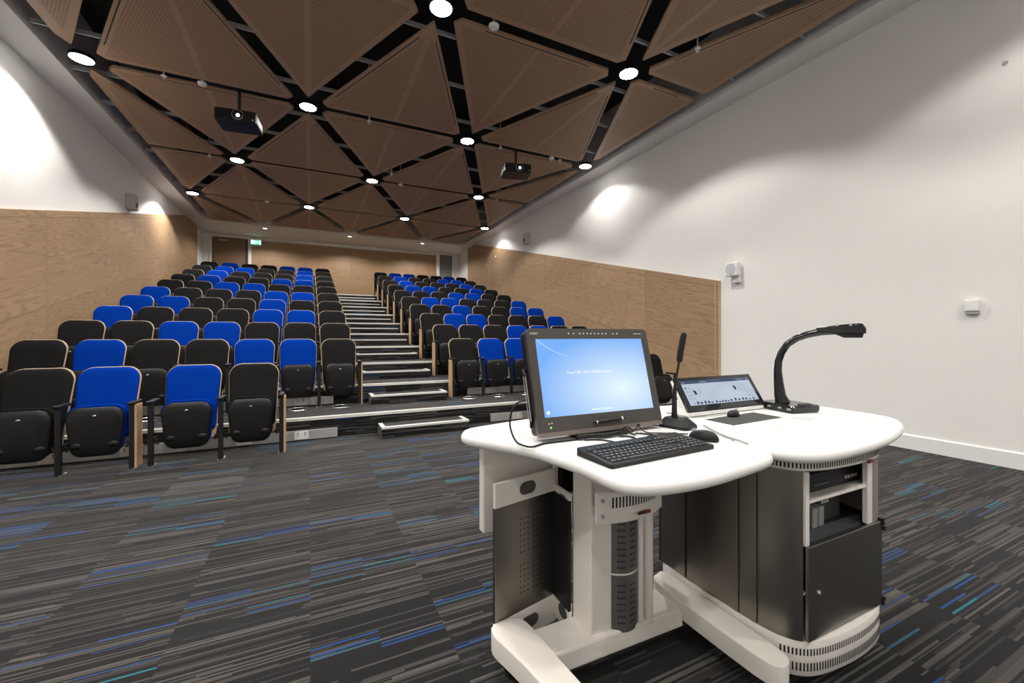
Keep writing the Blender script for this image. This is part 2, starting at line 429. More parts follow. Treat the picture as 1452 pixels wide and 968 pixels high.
for cy, cx, res, t in panels:
    r = round((min(v[1] for v in t)-4.36)/DY); i = rowcount.get(r, 0); rowcount[r] = i+1
    rown = {-3:'behind the camera',-2:'above the lectern',-1:'above the lectern front',0:'in the nearest visible row',1:'in the second visible row',2:'in the third visible row',3:'in the last row by the back soffit'}.get(r, 'at the edge')
    P = empty('acoustic_panel', (cx, cy, ZC+.02), '%s triangular timber ceiling panel from the left, %s' % (ORD[i], rown), 'ceiling panel', 'triangular timber ceiling panels')
    MB().prism(res, ZC+.02, ZC+.055).build('board', M['panel'], P)
    inn = inset(res, .075)
    xc = None
    for a in range(3):
        pa, pb, pc = t[a], t[(a+1)%3], t[(a+2)%3]
        if abs(pa[1]-pb[1]) < .01: xc = pc[0]
    fm = MB(); any_ = False
    for sgn in (1, -1):
        h = clip(inn, sgn, 0, -sgn*xc-.035) if len(inn) >= 3 else []
        if len(h) >= 3 and abs(area(h)) > .01: fm.prism(h, ZC+.0185, ZC+.0201); any_ = True
    if any_: fm.build('perforated_field', M['perf'], P)
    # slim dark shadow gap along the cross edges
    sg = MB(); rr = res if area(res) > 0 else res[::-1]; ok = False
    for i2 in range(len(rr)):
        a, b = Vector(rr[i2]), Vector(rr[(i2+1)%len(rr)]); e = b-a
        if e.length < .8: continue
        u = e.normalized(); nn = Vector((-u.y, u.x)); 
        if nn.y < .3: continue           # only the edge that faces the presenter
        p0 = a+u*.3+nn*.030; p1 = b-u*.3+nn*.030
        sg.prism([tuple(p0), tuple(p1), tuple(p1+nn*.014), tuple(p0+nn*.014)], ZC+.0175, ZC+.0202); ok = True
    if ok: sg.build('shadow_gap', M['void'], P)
# suspension rails over the panels
rl = -1
for i in range(20):
    y = -1.6+.92*i
    if y > 15.3: break
    o = MB().box(-2.885, 5.37, y-.012, y+.012, ZC+.075, ZC+.079).box(-2.885, 5.37, y-.002, y+.002, ZC+.079, ZC+.13).build('suspension_rail', M['rail'])
    tag(o, 'grey metal rail above the ceiling panels, %s from the lectern end' % ORD[i], 'rail', 'ceiling suspension rails')
for i, (x0,x1,y,r) in enumerate(((-2.6,5.2,2.9,.16),(-2.6,5.2,8.3,.2),(-2.6,5.2,11.6,.15))):
    tag(MB().tube([(x0,y,ZV-r-.001),(x1,y,ZV-r-.001)], r, 16).build('air_duct', M['duct'], smooth=True), 'dark round duct crossing the ceiling void, %s from the lectern' % ORD[i], 'duct', 'ducts in the ceiling void')
tag(MB().tube([(-1.9,3.4,5.1),(-2.2,15.2,5.1)], .03, 10).box(-1.92,-1.90,4.0,4.02,5.1,ZV-.001).box(-2.18,-2.16,14.0,14.02,5.1,ZV-.001).build('sprinkler_pipe', M['redpipe'], smooth=True), 'dark red sprinkler pipe in the ceiling void near the left wall', 'pipe')

# downlights and their lamps
def spot(x, y, z, e, size=133, blend=.26, r=.07, col=(1,.965,.915)):
    L = bpy.data.lights.new('downlight_lamp', 'SPOT'); L.energy = e; L.spot_size = math.radians(size); L.spot_blend = blend
    L.shadow_soft_size = r; L.color = col
    o = bpy.data.objects.new('downlight_lamp', L); COL.objects.link(o); o.location = (x, y, z); return o
E_SPOT = 224
dl0 = None; cnt = 0
LITPOS = []
for n in range(-2, 4):
    for k in range(-3, 4):
        x, y = node(n, k)
        if x < -2.9 or x > 5.3: continue
        if n == -1 and x > 5: continue
        x = max(x, -2.66); x = min(x, 5.13); LITPOS.append((n, k, x, y))
rc = {}
for n, k, x, y in LITPOS:
    i = rc.get(n, 0); rc[n] = i+1
    rown = {-2:'behind the lectern',-1:'above the lectern',0:'in the nearest visible row',1:'in the second visible row',2:'in the third visible row',3:'in the row furthest from the lectern'}[n]
    lab = '%s round downlight from the left, %s, between timber panels' % (ORD[i], rown)
    if dl0 is None:
        dl0 = empty('downlight', (x, y, ZC), lab, 'downlight', 'downlights at the ceiling crossings')
        MB().lathe([(.122,.05),(.130,.02),(.132,.004),(.128,-.002),(.116,.0),(.116,.05)], (x,y,ZC), 32).build('housing', M['blackm'], dl0, smooth=True)
        MB().lathe([(.0005,-.004),(.113,-.004),(.113,.012),(.0005,.012)], (x,y,ZC), 32).build('diffuser', M['lamp'], dl0)
    else:
        c = copy_tree(dl0); c.location = (x, y, ZC); c['label'] = lab
    e = E_SPOT*(1.0 if n >= 0 else 1.0)
    if x < -2.5: e *= 1.3
    if x > 5: e *= .4
    if n < 0: e *= .8
    spot(x, y, ZC-.03, e)
c = copy_tree(dl0); c.location = (4.41, .64, ZC-.036); c['label'] = 'round downlight set close to the right wall, above the right side of the lectern'
spot(4.41, .64, ZC-.06, E_SPOT*.62)
for i, x in enumerate((-1.33, 1.25, 3.83)):
    q = empty('recessed_light', (x, 15.76, ZC), '%s small recessed light from the left in the white back soffit' % ORD[i], 'downlight', 'small recessed lights in the back soffit')
    MB().lathe([(.085,.0005),(.088,-.006),(.07,-.008),(.066,.0)], (x,15.76,ZC), 24).build('trim_ring', M['grey'], q, smooth=True)
    MB().lathe([(.0005,-.003),(.068,-.003),(.068,.001),(.0005,.001)], (x,15.76,ZC), 24).build('diffuser', M['lampsof'], q)
    spot(x, 15.76, ZC-.02, 165, 156, .35, .04)

# detectors and sprinkler heads hanging in the gaps
def detector(x, y, r, lab, hang=.0):
    q = empty('smoke_detector', (x, y, ZC), lab, 'smoke detector', 'detectors in the ceiling gaps')
    MB().lathe([(.012,.998),(.012,.06),(r*.5,.05),(r*.5,.03),(r,.03),(r,.012),(r*.8,-.004),(r*.35,-.012),(.002,-.012)], (x,y,ZC), 24).build('body', M['white'], q, smooth=True)
    MB().lathe([(r*.62,.006),(r*.62,-.010),(r*.55,-.010),(r*.55,.006)], (x,y,ZC), 24).build('grille_ring', M['grey'], q)
detector(-1.36, 7.14, .055, 'white round detector in the gap left of the left projector')
detector(1.882, 4.375, .060, 'white smoke detector just right of the large centre downlight')
detector(1.894, 9.90, .045, 'white detector in the gap between the middle downlights far back')
detector(4.309, 7.13, .05, 'small white detector in the gap right of the right projector')
detector(-1.02, 12.67, .045, 'small white detector in the far gap left of the centre')
def sprinkler(x, y, lab):
    q = empty('fire_sprinkler', (x, y, ZC), lab, 'sprinkler', 'sprinkler heads in the ceiling gaps')
    MB().lathe([(.010,.998),(.010,.02),(.034,.018),(.034,.010),(.008,.008),(.008,-.02),(.003,-.022)], (x,y,ZC), 16).build('stem', M['white'], q, smooth=True)
    MB().lathe([(.001,-.022),(.018,-.022),(.018,-.026),(.001,-.026)], (x,y,ZC), 16).build('deflector', M['steelbit'], q)
for x, y, l in ((-1.785,7.14,'left of the left projector'),(4.266,3.62,'near the right wall above the lectern'),(.871,7.2,'between the second-row centre downlights'),
                (1.593,9.32,'in the diagonal gap above the stairs'),(3.2,7.13,'left of the right projector'),(4.5,7.13,'beside the right wall downlight'),
                (-1.775,9.92,'far back by the left wall gap'),(4.35,9.92,'far back near the right wall')):
    sprinkler(x, y, 'white sprinkler head hanging in the ceiling gap '+l)

# projectors
def projector(x, y, rz, lab, ztop=4.33):
    q = empty('projector', (0,0,0), lab, 'projector', 'ceiling projectors')
    MB().prism(rrect(-.26,.26,-.20,.20,.03,3), -.16, 0).build('body', M['black'], q, bevel=.012)
    MB().box(-.20,.20,-.17,.17,.0,.012).build('top_plate', M['blackm'], q)
    MB().lathe([(.022,.012),(.022,.62)], (0,0,0), 12).lathe([(.05,.012),(.05,.03),(.022,.03)], (0,0,0), 16).lathe([(.06,.40),(.06,.42)], (0,0,0), 16).build('mounting_pole', M['blackm'], q, smooth=True)
    ln = MB().lathe([(.062,-.198),(.064,-.218),(.052,-.222),(.048,-.21),(.001,-.207)], (.03,0,-.075), 28, 'y').build('lens', M['gloss'], q, smooth=True)
    MB().lathe([(.001,-.2075),(.024,-.2095),(.024,-.211),(.001,-.212)], (.034,0,-.082), 20, 'y').build('glow', M['lensg'], ln)
    MB().lathe([(.066,-.2005),(.070,-.214),(.064,-.220),(.0615,-.2005)], (.03,0,-.075), 28, 'y').build('lens_ring', M['grey'], ln, smooth=True)
    sl = MB()
    for k in range(9): sl.box(-.262,-.259,-.15+k*.033,-.135+k*.033,-.13,-.04)
    for k in range(9): sl.box(.259,.262,-.15+k*.033,-.135+k*.033,-.13,-.04)
    sl.build('vent_slots', M['grey'], q)
    MB().lathe([(.001,-.201),(.006,-.201),(.006,-.204),(.001,-.204)], (.215,0,-.12), 10, 'y').build('status_light', M['ledg'], q)
    q.location = (x, y, ztop); q.rotation_euler = (0,0,rz); return q
projector(-.92, 7.13, -.12, 'black projector hanging from the ceiling on the left side', 4.36)
projector(3.52, 7.13, -.25, 'black projector hanging from the ceiling on the right side', 4.40)

# exit sign
q = empty('exit_sign', (-1.72, 17.16, 4.42), 'green and white lit emergency exit sign above the back left door edge', 'exit sign')
MB().box(-1.885,-1.555,17.14,17.19,4.395,4.575).box(-1.74,-1.70,17.155,17.175,4.575,4.70).build('housing', M['white'], q, bevel=.004)
MB().box(-1.875,-1.565,17.135,17.14,4.405,4.565).build('face', M['exitg'], q)
pg = MB()
pg.box(-1.86,-1.80,17.131,17.135,4.42,4.55)                                   # doorway
pg.add([(-1.735,17.131,4.485),(-1.70,17.131,4.53),(-1.70,17.131,4.50),(-1.655,17.131,4.50),(-1.655,17.131,4.47),(-1.70,17.131,4.47),(-1.70,17.131,4.44)],[(0,6,5,4,3,2,1)])
pg.lathe([(.001,-.004),(.012,-.004),(.012,0),(.001,0)], (-1.765,17.135,4.54), 12, 'y')
for a, b, r in (((-1.765,4.525),(-1.772,4.48),.011),((-1.772,4.48),(-1.75,4.45),.007),((-1.75,4.45),(-1.755,4.42),.006),((-1.772,4.48),(-1.79,4.44),.007),((-1.766,4.515),(-1.745,4.495),.005),((-1.766,4.515),(-1.79,4.50),.005)):
    pg.tube([(a[0],17.133,a[1]),(b[0],17.133,b[1])], r, 6)
pg.box(-1.62,-1.575,17.131,17.135,4.42,4.55)
pg.build('pictogram', M['exitw'], q)
MB().box(-1.885,-1.555,17.14,17.19,4.33,4.385).build('lower_bar', M['grey'], q, bevel=.004)

# ------------------------------------------------------------------ raked platforms, steps, trunking
Y0, PT, RS = 5.38, .96, .25
for k in range(10):
    y = Y0+PT*k; z = RS*(k+1); y1 = y+PT if k < 9 else YB-.031
    q = empty('seating_tier', (1.2, y, z), '%s carpeted seating tier up from the floor, full room width' % ORD[k], 'seating tier', 'carpeted seating tiers')
    xl, xr = XL+.036, XR-.036
    MB().box(xl, xr, y, y1, z-RS+.0005, z).build('deck', M['carpet'], q)
    MB().box(xl, xr, y-.006, y+.05, z, z+.004).box(xl, xr, y-.006, y, z-.028, z).build('nosing', M['nose'], q)
    # half step in the aisle
    s = empty('aisle_step', (1.29, y-.32, z-RS), '%s half step of the stairs, counted up from the floor' % ORD[k], 'step', 'half steps of the central stairs')
    MB().box(.75, 1.83, y-.32, y-.007, z-RS+.0005, z-RS/2).build('step_block', M['carpet'], s, bevel=.004)
    t = z-RS/2
    MB().box(.75,1.83,y-.324,y-.27,t,t+.004).box(.75,1.83,y-.324,y-.320,t-.02,t).box(.75,.80,y-.27,y-.04,t,t+.004).box(1.78,1.83,y-.27,y-.04,t,t+.004).build('nosing', M['nose'], s)
TW = ['floor level','the second tier','the third tier']
for k in range(3):
    y = Y0+PT*k; z = RS*k
    for side, (a, b) in (('left', (XL+.04, .29)), ('right', (2.25, XR-.04))):
        q = empty('cable_trunking', ((a+b)/2, y-.02, z), 'aluminium socket trunking behind the seats at %s, %s of the stairs' % (TW[k], side), 'trunking', 'aluminium trunking on the risers')
        MB().box(a, b, y-.045, y-.007, z+.012, z+.118).build('channel', M['alu'], q, bevel=.003)
        MB().box(a+.002, b-.002, y-.03, y-.0068, z+.001, z+.011).build('foot_gap', M['dark'], q)
        x = (.0-.12 if side == 'left' else 2.66)
        st = -1 if side == 'left' else 1
        if k == 0 and side == 'left': xs = [-.09,-.645,-1.6,-2.18,-2.75]
        else:
            xs = []
            while a+.1 < x < b-.1: xs.append(x); x += st*.98
        for x in xs:
            so = MB().box(x-.073, x+.073, y-.052, y-.045, z+.022, z+.108).build('power_socket', M['sock'], q, bevel=.002)
            h = MB()
            for cx in (-.036, .036):
                h.box(x+cx-.004, x+cx+.004, y-.053, y-.0519, z+.066, z+.078)
                h.box(x+cx-.014, x+cx-.007, y-.053, y-.0519, z+.048, z+.052); h.box(x+cx+.007, x+cx+.014, y-.053, y-.0519, z+.048, z+.052)
                h.box(x+cx-.006, x+cx+.006, y-.0545, y-.0519, z+.086, z+.098)
            h.build('pin_holes', M['dark'], so)

# ------------------------------------------------------------------ auditorium seats (facing -Y, origin on the floor)
def seat_outline(w, wt, z0, z1, rt, rb, seg=6):
    pts = []
    def arc(cx, cz, r, a0, a1):
        for k in range(seg+1):
            a = math.radians(a0+(a1-a0)*k/seg); pts.append((cx+r*math.cos(a), cz+r*math.sin(a)))
    arc(wt-rt, z1-rt, rt, 0, 90); arc(-wt+rt, z1-rt, rt, 90, 180); arc(-w+rb, z0+rb, rb, 180, 270); arc(w-rb, z0+rb, rb, 270, 360)
    # crown the top edge slightly
    return [(x, z+(.012*(1-(x/wt)**2) if z > z1-rt*.5 else 0)) for x, z in pts]
def lean(z): return .015+max(0, (z-.22))*.305
def scaled(pts, k, dx=0):
    cx = sum(p[0] for p in pts)/len(pts); cz = (max(p[1] for p in pts)+min(p[1] for p in pts))/2
    w = max(p[0] for p in pts)-cx; h = max(p[1] for p in pts)-cz
    return [(cx+(x-cx)*(1-k/w), cz+(z-cz)*(1-k/h)) for x, z in pts]
def pillow(m, pts, prof, yf, curve=.35):
    loops = []
    for k, dy in prof:
        l = [(x, yf(z)+dy-curve*(x*x), z) for x, z in scaled(pts, k)]
        loops.append(l)
    m.loft(loops)
def make_chair(fab, posts):
    q = empty('auditorium_seat', (0,0,0), 'x', 'seat')
    sh = MB(); o = seat_outline(.205, .2275, .19, .900, .105, .06)
    pillow(sh, o, [(.006,.010),(0,.008),(0,-.001),(.004,-.004)], lambda z: lean(z)+.02); sh.build('backrest_shell', M['ply'], q, smooth=True)
    up = MB(); o2 = seat_outline(.201, .2225, .27, .896, .102, .05)
    pillow(up, o2, [(.004,-.002),(0,-.016),(.004,-.030),(.016,-.041),(.04,-.048),(.09,-.052)], lambda z: lean(z)+.016); up.build('backrest', fab, q, smooth=True)
    su = MB(); o3 = seat_outline(.182, .204, .16, .585, .09, .09)
    pillow(su, o3, [(.02,.028),(.004,.018),(0,-.005),(.002,-.028)], lambda z: -.055, curve=.15); su.build('seat_cushion', fab, q, smooth=True)
    pn = MB(); o4 = seat_outline(.172, .196, .145, .567, .085, .085)
    pillow(pn, o4, [(.004,.002),(0,-.018),(.006,-.030),(.03,-.040),(.08,-.046)], lambda z: -.085+.06*max(0,.3-z), curve=.15)
    for sx in (-1, 1):
        pn.add(*ell((sx*.118,-.106,.25), (.050,.034,.036)))
    p = pn.build('seat_underside', M['black'], q, smooth=True, ang=60)
    MB().add(*ell((0,-.133,.505), (.014,.003,.008), 12, 6)).build('number_badge', M['steelbit'], p, smooth=True)
    for x, side in posts:
        po = MB().box(x-.020, x+.020, -.135, -.095, .012, .585).box(x-.012, x+.012, -.095, .02, .20, .26).build('pedestal', M['blackm'], q, bevel=.006)
        ft = MB().box(x-.03, x+.03, -.15, -.03, 0.001, .012)
        for yy in (-.14, -.045): ft.lathe([(.009,.012),(.009,.02),(.001,.022)], (x+.02, yy, 0), 8)
        ft.build('foot_plate', M['steelbit'], po)
        MB().prism([(x-.028,-.155),(x+.028,-.155),(x+.024,.07),(x-.024,.07)], .585, .610).build('armrest', M['black'], q, bevel=.009)
        if side:
            x0 = x+side*.020
            MB().box(min(x0, x0+side*.016), max(x0, x0+side*.016), -.135, .015, .012, .582).build('end_panel', M['timber'], q, bevel=.002)
            # dark inner carrier behind the timber
            MB().box(x-.018, x+.018, -.094, .012, .27, .575).build('side_frame', M['blackm'], q)
        hb = MB().box(x-.05, x+(.05 if side == 0 else 0), -.10, -.085, .235, .255)
        if side < 0: hb = MB().box(x, x+.05, -.10, -.085, .235, .255)
        if side >= 0: hb.obox((x-.03,-.09,.215),(.022,0,.012),(0,.006,0),(-.003,0,.005))
        if side <= 0: hb.obox((x+.03,-.09,.215),(.022,0,-.012),(0,.006,0),(.003,0,.005))
        hb.build('hinge_bracket', M['blackm'], q)
    return q
def ell(c, r, seg=14, rings=7):
    vs = []; fs = []
    for i in range(1, rings):
        a = PI*i/rings
        for k in range(seg): b = 2*PI*k/seg; vs.append((c[0]+r[0]*math.sin(a)*math.cos(b), c[1]+r[1]*math.sin(a)*math.sin(b), c[2]+r[2]*math.cos(a)))
    vs += [(c[0],c[1],c[2]+r[2]), (c[0],c[1],c[2]-r[2])]; T = len(vs)-2
    for i in range(rings-2):
        for k in range(seg): j = (k+1)%seg; fs.append((i*seg+k, (i+1)*seg+k, (i+1)*seg+j, i*seg+j))
    for k in range(seg):
        j = (k+1)%seg; fs.append((T, k, j)); fs.append((T+1, (rings-2)*seg+j, (rings-2)*seg+k))
    return vs, fs
protos = {}
def chair(x, y, z, colr, posts, label, group):
    key = (colr, tuple(posts))
    if key not in protos:
        q = make_chair(M['blue'] if colr == 'B' else M['bfab'], posts); protos[key] = q
    else: q = copy_tree(protos[key])
    q.location = (x, y, z); q['label'] = label; q['group'] = group
    q['category'] = 'seat'
    return q
LB = ['KBKKBBK','KKBBKKK','BKKKBBK','BBKKBKK','BKKKBBK','KKBBKKK','KBKKBBK','KBKKKBK','KBBKKBK','KBKKBBK']
RB = ['KBBKKBK','KKKBBKK','KBBKKKB','KKBKKBB','KBBKKKB','KKKBBKK','KBBKKBK','KBKKKBK','KBKKBBK','KBBKKBK']
NM = {'B':'blue','K':'black'}
for k in range(10):
    y = 6.22+PT*k; z = RS*(k+1)
    for i, ch in enumerate(LB[k]):
        posts = [(.25, 0)] if 0 < i < 6 else ([(.25, 1)] if i == 6 else [(-.25, 0), (.25, 0)])
        chair(-2.685+.508*i, y, z, ch, posts, '%s folding seat left of the stairs, %s raised row, %s seat from the stairs' % (NM[ch], ORD[k], ORD[6-i]), 'seats left of the stairs')
    for i, ch in enumerate(RB[k]):
        posts = [(.245, 0)] if i > 0 else [(-.245, -1), (.245, 0)]
        chair(2.20+.49*i, y, z, ch, posts, '%s folding seat right of the stairs, %s raised row, %s seat from the stairs' % (NM[ch], ORD[k], ORD[i]), 'seats right of the stairs')
for i, (x, ch, posts) in enumerate(((-2.66,'K',[(-.25,0),(.255,0)]),(-2.16,'K',[(.235,0)]),(-1.69,'B',[(.25,1)]),(-1.045,'B',[(-.265,0),(.265,0)]),(-.53,'K',[(.265,1)]))):
    chair(x, 4.98, 0, ch, posts, '%s folding seat on the floor in front of the tiers, %s from the left wall' % (NM[ch], ORD[i]), 'front row seats on the floor, left')
for i, x in enumerate((2.97, 3.47, 3.97, 4.47, 4.98)):
    chair(x, 4.98, 0, 'K', [(-.25,-1),(.25,0)] if i == 0 else [(.25,0)], 'black folding seat on the floor behind the lectern, %s from the right wall' % ORD[4-i], 'front row seats on the floor, right')
# floor diffusers on the first tier
vi = 0
for blk, xs in (('left', [-2.685+.508*i for i in range(7)]), ('right', [2.20+.49*i for i in range(7)])):
    for i, x in enumerate(xs):
        n = ORD[6-i] if blk == 'left' else ORD[i]
        q = empty('floor_diffuser', (x, 6.07, RS), 'round silver floor vent under the %s first-tier seat from the stairs, %s side' % (n, blk), 'floor vent', 'round floor vents on the first tier')
        MB().lathe([(.001,.004),(.10,.004),(.105,.010),(.125,.010),(.13,.001),(.001,.001)], (x,6.07,RS), 28).build('ring', M['steelbit'], q, smooth=True)
        h = MB()
        for r in (.03,.055,.08): h.lathe([(r,.005),(r+.008,.005),(r+.008,.0045),(r,.0045)], (x,6.07,RS), 24)
        h.build('slots', M['dark'], q)

# ------------------------------------------------------------------ wall devices
def wall_speaker(y0, y1, z0, z1, x, s, dep, lab):
    q = empty('wall_speaker', (x, (y0+y1)/2, z0), lab, 'speaker', None)
    a, b = sorted((x+s*.03, x+s*dep))
    bo = MB().box(a, b, y0, y1, z0, z1).build('cabinet', M['white'], q, bevel=.012)
    cy, cz, r = (y0+y1)/2, (z0+z1)/2, min(y1-y0, z1-z0)*.40
    MB().lathe([(.001,s*(dep-.001)),(r,s*(dep-.001)),(r,s*(dep+.004)),(.001,s*(dep+.006))], (x,cy,cz), 28, 'x').build('grille', M['grey'], q, smooth=True)
    a, b = sorted((x, x+s*.05))
    MB().box(a, b, y0+.03, y1-.01, z0-.09, z0+.05).build('wall_bracket', M['white'], q, bevel=.004)
    return q
q = empty('wall_speaker', (XR, 4.18, 2.07), 'white cube speaker on the right wall just past the timber panelling', 'speaker')
MB().box(5.60, 5.70, 4.07, 4.27, 2.085, 2.285).build('cabinet', M['white'], q, bevel=.015)
MB().lathe([(.001,0),(.080,0),(.080,-.006),(.001,-.008)], (5.60,4.17,2.19), 28, 'x').build('grille', PM('grille_grey', (.50,.51,.54), .6), q, smooth=True)
MB().box(5.67, 5.739, 4.09, 4.20, 1.99, 2.12).build('wall_bracket', M['white'], q, bevel=.004)
q = empty('wall_sensor', (XR, 1.70, 1.42), 'small white square sensor box on the bare right wall', 'sensor')
MB().box(5.69, 5.739, 1.645, 1.75, 1.435, 1.545).build('cover', M['white'], q, bevel=.01)
MB().prism([(5.70,1.66),(5.738,1.65),(5.738,1.745),(5.70,1.735)], 1.408, 1.434).build('lower_housing', M['grey'], q, bevel=.004)
def far_speaker(x, s, y, z, lab):
    q = empty('wall_speaker', (x, y, z), lab, 'speaker')
    a, b = sorted((x+s*.001, x+s*.14))
    MB().prism([(a,y-.13),(b,y-.09),(b,y+.09),(a,y+.13)] if s > 0 else [(b,y-.13),(a,y-.09),(a,y+.09),(b,y+.13)], z, z+.30).build('cabinet', M['spk'], q, bevel=.01)
    MB().lathe([(.001,s*.141),(.05,s*.141),(.05,s*.146),(.001,s*.146)], (x,y,z+.10), 16, 'x').build('driver', M['duct'], q)
    MB().box(min(x,x+s*.05), max(x,x+s*.05), y+.13, y+.19, z+.02, z+.28).build('wall_bracket', M['spk'], q)
far_speaker(XR, -1, 10.8, 3.88, 'small grey speaker high on the right wall above the timber')
far_speaker(XL, 1, 10.85, 3.72, 'small grey speaker high on the left wall above the timber')
tag(MB().lathe([(.001,0),(.02,0),(.02,-.004),(.001,-.005)], (XR,1.49,3.70), 16, 'x').build('blanking_plate', M['grey']), 'tiny round grey cap high on the bare right wall', 'blanking plate')
tag(MB().lathe([(.001,0),(.035,0),(.03,-.02),(.001,-.022)], (5.704,13.1,3.9), 16, 'x').build('wall_button', M['white']), 'small pale round fitting on the right timber panelling near the back', 'wall fitting')

# ------------------------------------------------------------------ lectern desk
ZT = .83
A = [(.523,1.543),(.507,1.48),(.560,1.39),(.655,1.235),(.684,1.121),(.706,.995),(.704,.868),(.732,.806),(.834,.777),(.978,.770),(1.148,.79),(1.262,.805),(1.325,.832),(1.350,.88),(1.352,1.04),(1.353,1.14),(1.350,1.40),(1.345,1.70),(.881,1.672),(.72,1.635),(.56,1.60)]
B = [(1.356,.90),(1.37,.835),(1.42,.782),(1.50,.758),(1.655,.757),(1.852,.770),(2.09,.815),(2.272,.872),(2.389,.945),(2.425,1.045),(2.430,1.163),(2.437,1.316),(2.40,1.45),(2.30,1.54),(1.9,1.64),(1.35,1.70),(1.354,1.40),(1.357,1.14),(1.356,1.04)]
def worktop(p, name, parent):
    if area(p) < 0: p = p[::-1]
    c = chaikin(p, 2); r = .02; loops = []
    for a in range(0, 181, 15):
        t = math.radians(a); off = r*(1-math.sin(t))
        loops.append([(x, y, ZT-r+r*math.cos(t)*-1) for x, y in offset(c, off)])
    m = MB().loft(loops)
    return m.build(name, M['lam'], parent, smooth=True, ang=50)
DK = empty('lectern_desk', (1.45, 1.2, 0), 'white two-part lectern desk with curved tops, steel cabinet and splayed feet', 'lectern')
worktop(A, 'left_worktop', DK)['label'] = 'left white worktop under the monitor'
worktop(B, 'right_worktop', DK)['label'] = 'right white worktop over the steel cabinet'
MB().box(1.334,1.374,1.0,1.66,ZT-.03,ZT-.0006).build('joint_filler', M['lam'], DK)
# --- left frame
MB().prism([(.60,1.50),(.60,1.545),(1.34,1.545),(1.34,1.50)], .435, ZT-.041).build('modesty_panel', M['cream'], DK, bevel=.006)
def vpanel(p0, p1, z0, z1, t, name, mat, parent=DK, bev=.002):
    p0, p1 = Vector(p0), Vector(p1); u = (p1-p0).normalized(); n = Vector((-u.y, u.x))*t/2
    return MB().prism([tuple(p0+n), tuple(p0-n), tuple(p1-n), tuple(p1+n)], z0, z1).build(name, mat, parent, bevel=bev)
def slotpanel(p0, p1, z0, z1, t, sl, name='slotted_plate', parent=DK):
    o = vpanel(p0, p1, z0, z1, t, name, M['cream'], parent)
    p0, p1 = Vector(p0), Vector(p1); u = (p1-p0).normalized(); n = Vector((-u.y, u.x)); L = (p1-p0).length
    m = MB()
    a, b = sl; r = .024; cz = (z0+z1)/2; pts = []
    for k in range(9): th = PI/2+PI*k/8; pts.append((a+r+r*math.cos(th), cz+r*math.sin(th)))
    for k in range(9): th = -PI/2+PI*k/8; pts.append((b-r+r*math.cos(th), cz+r*math.sin(th)))
    l0 = [(*(p0+u*s-n*(t/2+.0015)), z) for s, z in pts]; l1 = [(*(p0+u*s+n*(t/2+.0015)), z) for s, z in pts]
    m.loft([l0, l1]).build('handle_slot', M['slot'], o)
    return o
P0, P1 = (.600,1.396), (.893,1.461)
fr = vpanel(P0, P1, .155, .576, .016, 'steel_panel', M['steel'])
def perf(p0, p1, zs, us, r, parent, t, name='perforations'):
    p0, p1 = Vector(p0), Vector(p1); u = (p1-p0).normalized(); n = Vector((-u.y, u.x)); m = MB()
    for z in zs:
        for s in us:
            c = p0+u*s-n*(t/2+.0008)
            vs = [(*(c+u*(r*math.cos(2*PI*k/8))), z+r*math.sin(2*PI*k/8)) for k in range(8)]
            m.add(vs, [tuple(range(8))])
    return m.build(name, M['dark'], parent)
US = [.12,.138,.156,.185,.203,.221]
perf(P0, P1, [.38+.021*k for k in range(7)], US, .0035, fr, .016)
perf(P0, P1, [.225+.021*k for k in range(6)], US, .0035, fr, .016)
slotpanel((.597,1.388), (.890,1.453), .575, .665, .012, (.115,.195))
slotpanel((.597,1.390), (.893,1.455), .05, .156, .012, (.12,.21))
Q0, Q1 = (.893,1.470), (.885,1.33)
MB().box(.915,1.18,1.44,1.49,.56,.73).build('cable_tray', M['black'], DK, bevel=.004)
sp = vpanel(Q0, Q1, .155, .576, .014, 'inner_panel', M['black'])
perf(Q0, Q1, [.30+.02*k for k in range(8)], [.07,.09,.11], .0045, sp, .014)
slotpanel((.896,1.470), (.888,1.33), .52, .60, .014, (.06,.125)); slotpanel((.896,1.470), (.888,1.33), .075, .185, .014, (.06,.125))
MB().box(.896,.91,1.455,1.475,.05,.785).build('corner_post', M['cream'], DK)
# right-hand mate of the steel panel
r_ = vpanel((1.185,1.30), (1.235,1.45), .16, .785, .014, 'steel_panel', M['steeld'])
# lift column
MB().prism([(.900,1.335),(.897,1.215),(.985,1.208),(.985,1.25),(1.175,1.25),(1.175,1.335)], .12, .70).build('column', M['cream'], DK, bevel=.006)
MB().prism([(.905,1.34),(.872,1.16),(.92,1.152),(1.165,1.152),(1.165,1.34)], .695, ZT-.041).build('column_head', M['cream'], DK, bevel=.004)
MB().box(1.098,1.122,1.192,1.26,.12,.66).build('column_stile', M['cream'], DK, bevel=.004)
MB().lathe([(.020,.12),(.020,.66)], (1.152,1.205,0), 20).build('lift_tube', M['cream'], DK, smooth=True)
def arcpts(p0, p1, bulge, n=12):
    p0, p1 = Vector(p0), Vector(p1); u = (p1-p0); nn = Vector((u.y, -u.x)).normalized()
    return [tuple(p0+u*(i/n)+nn*bulge*4*(i/n)*(1-i/n)) for i in range(n+1)]
cp = arcpts((.983,1.214), (1.098,1.20), .022)
pc = MB()
for za, zb in ((.125,.332),(.338,.66)):
    pc.prism(cp+[(1.098,1.235),(.983,1.24)], za, zb)
pc = pc.build('perforated_cover', M['cover'], DK, smooth=True, ang=30)
MB().prism([(x, y-.0012) for x, y in cp]+[(1.098,1.235),(.983,1.24)], .332, .338).build('joint_strip', M['cream'], pc)
ho = MB()
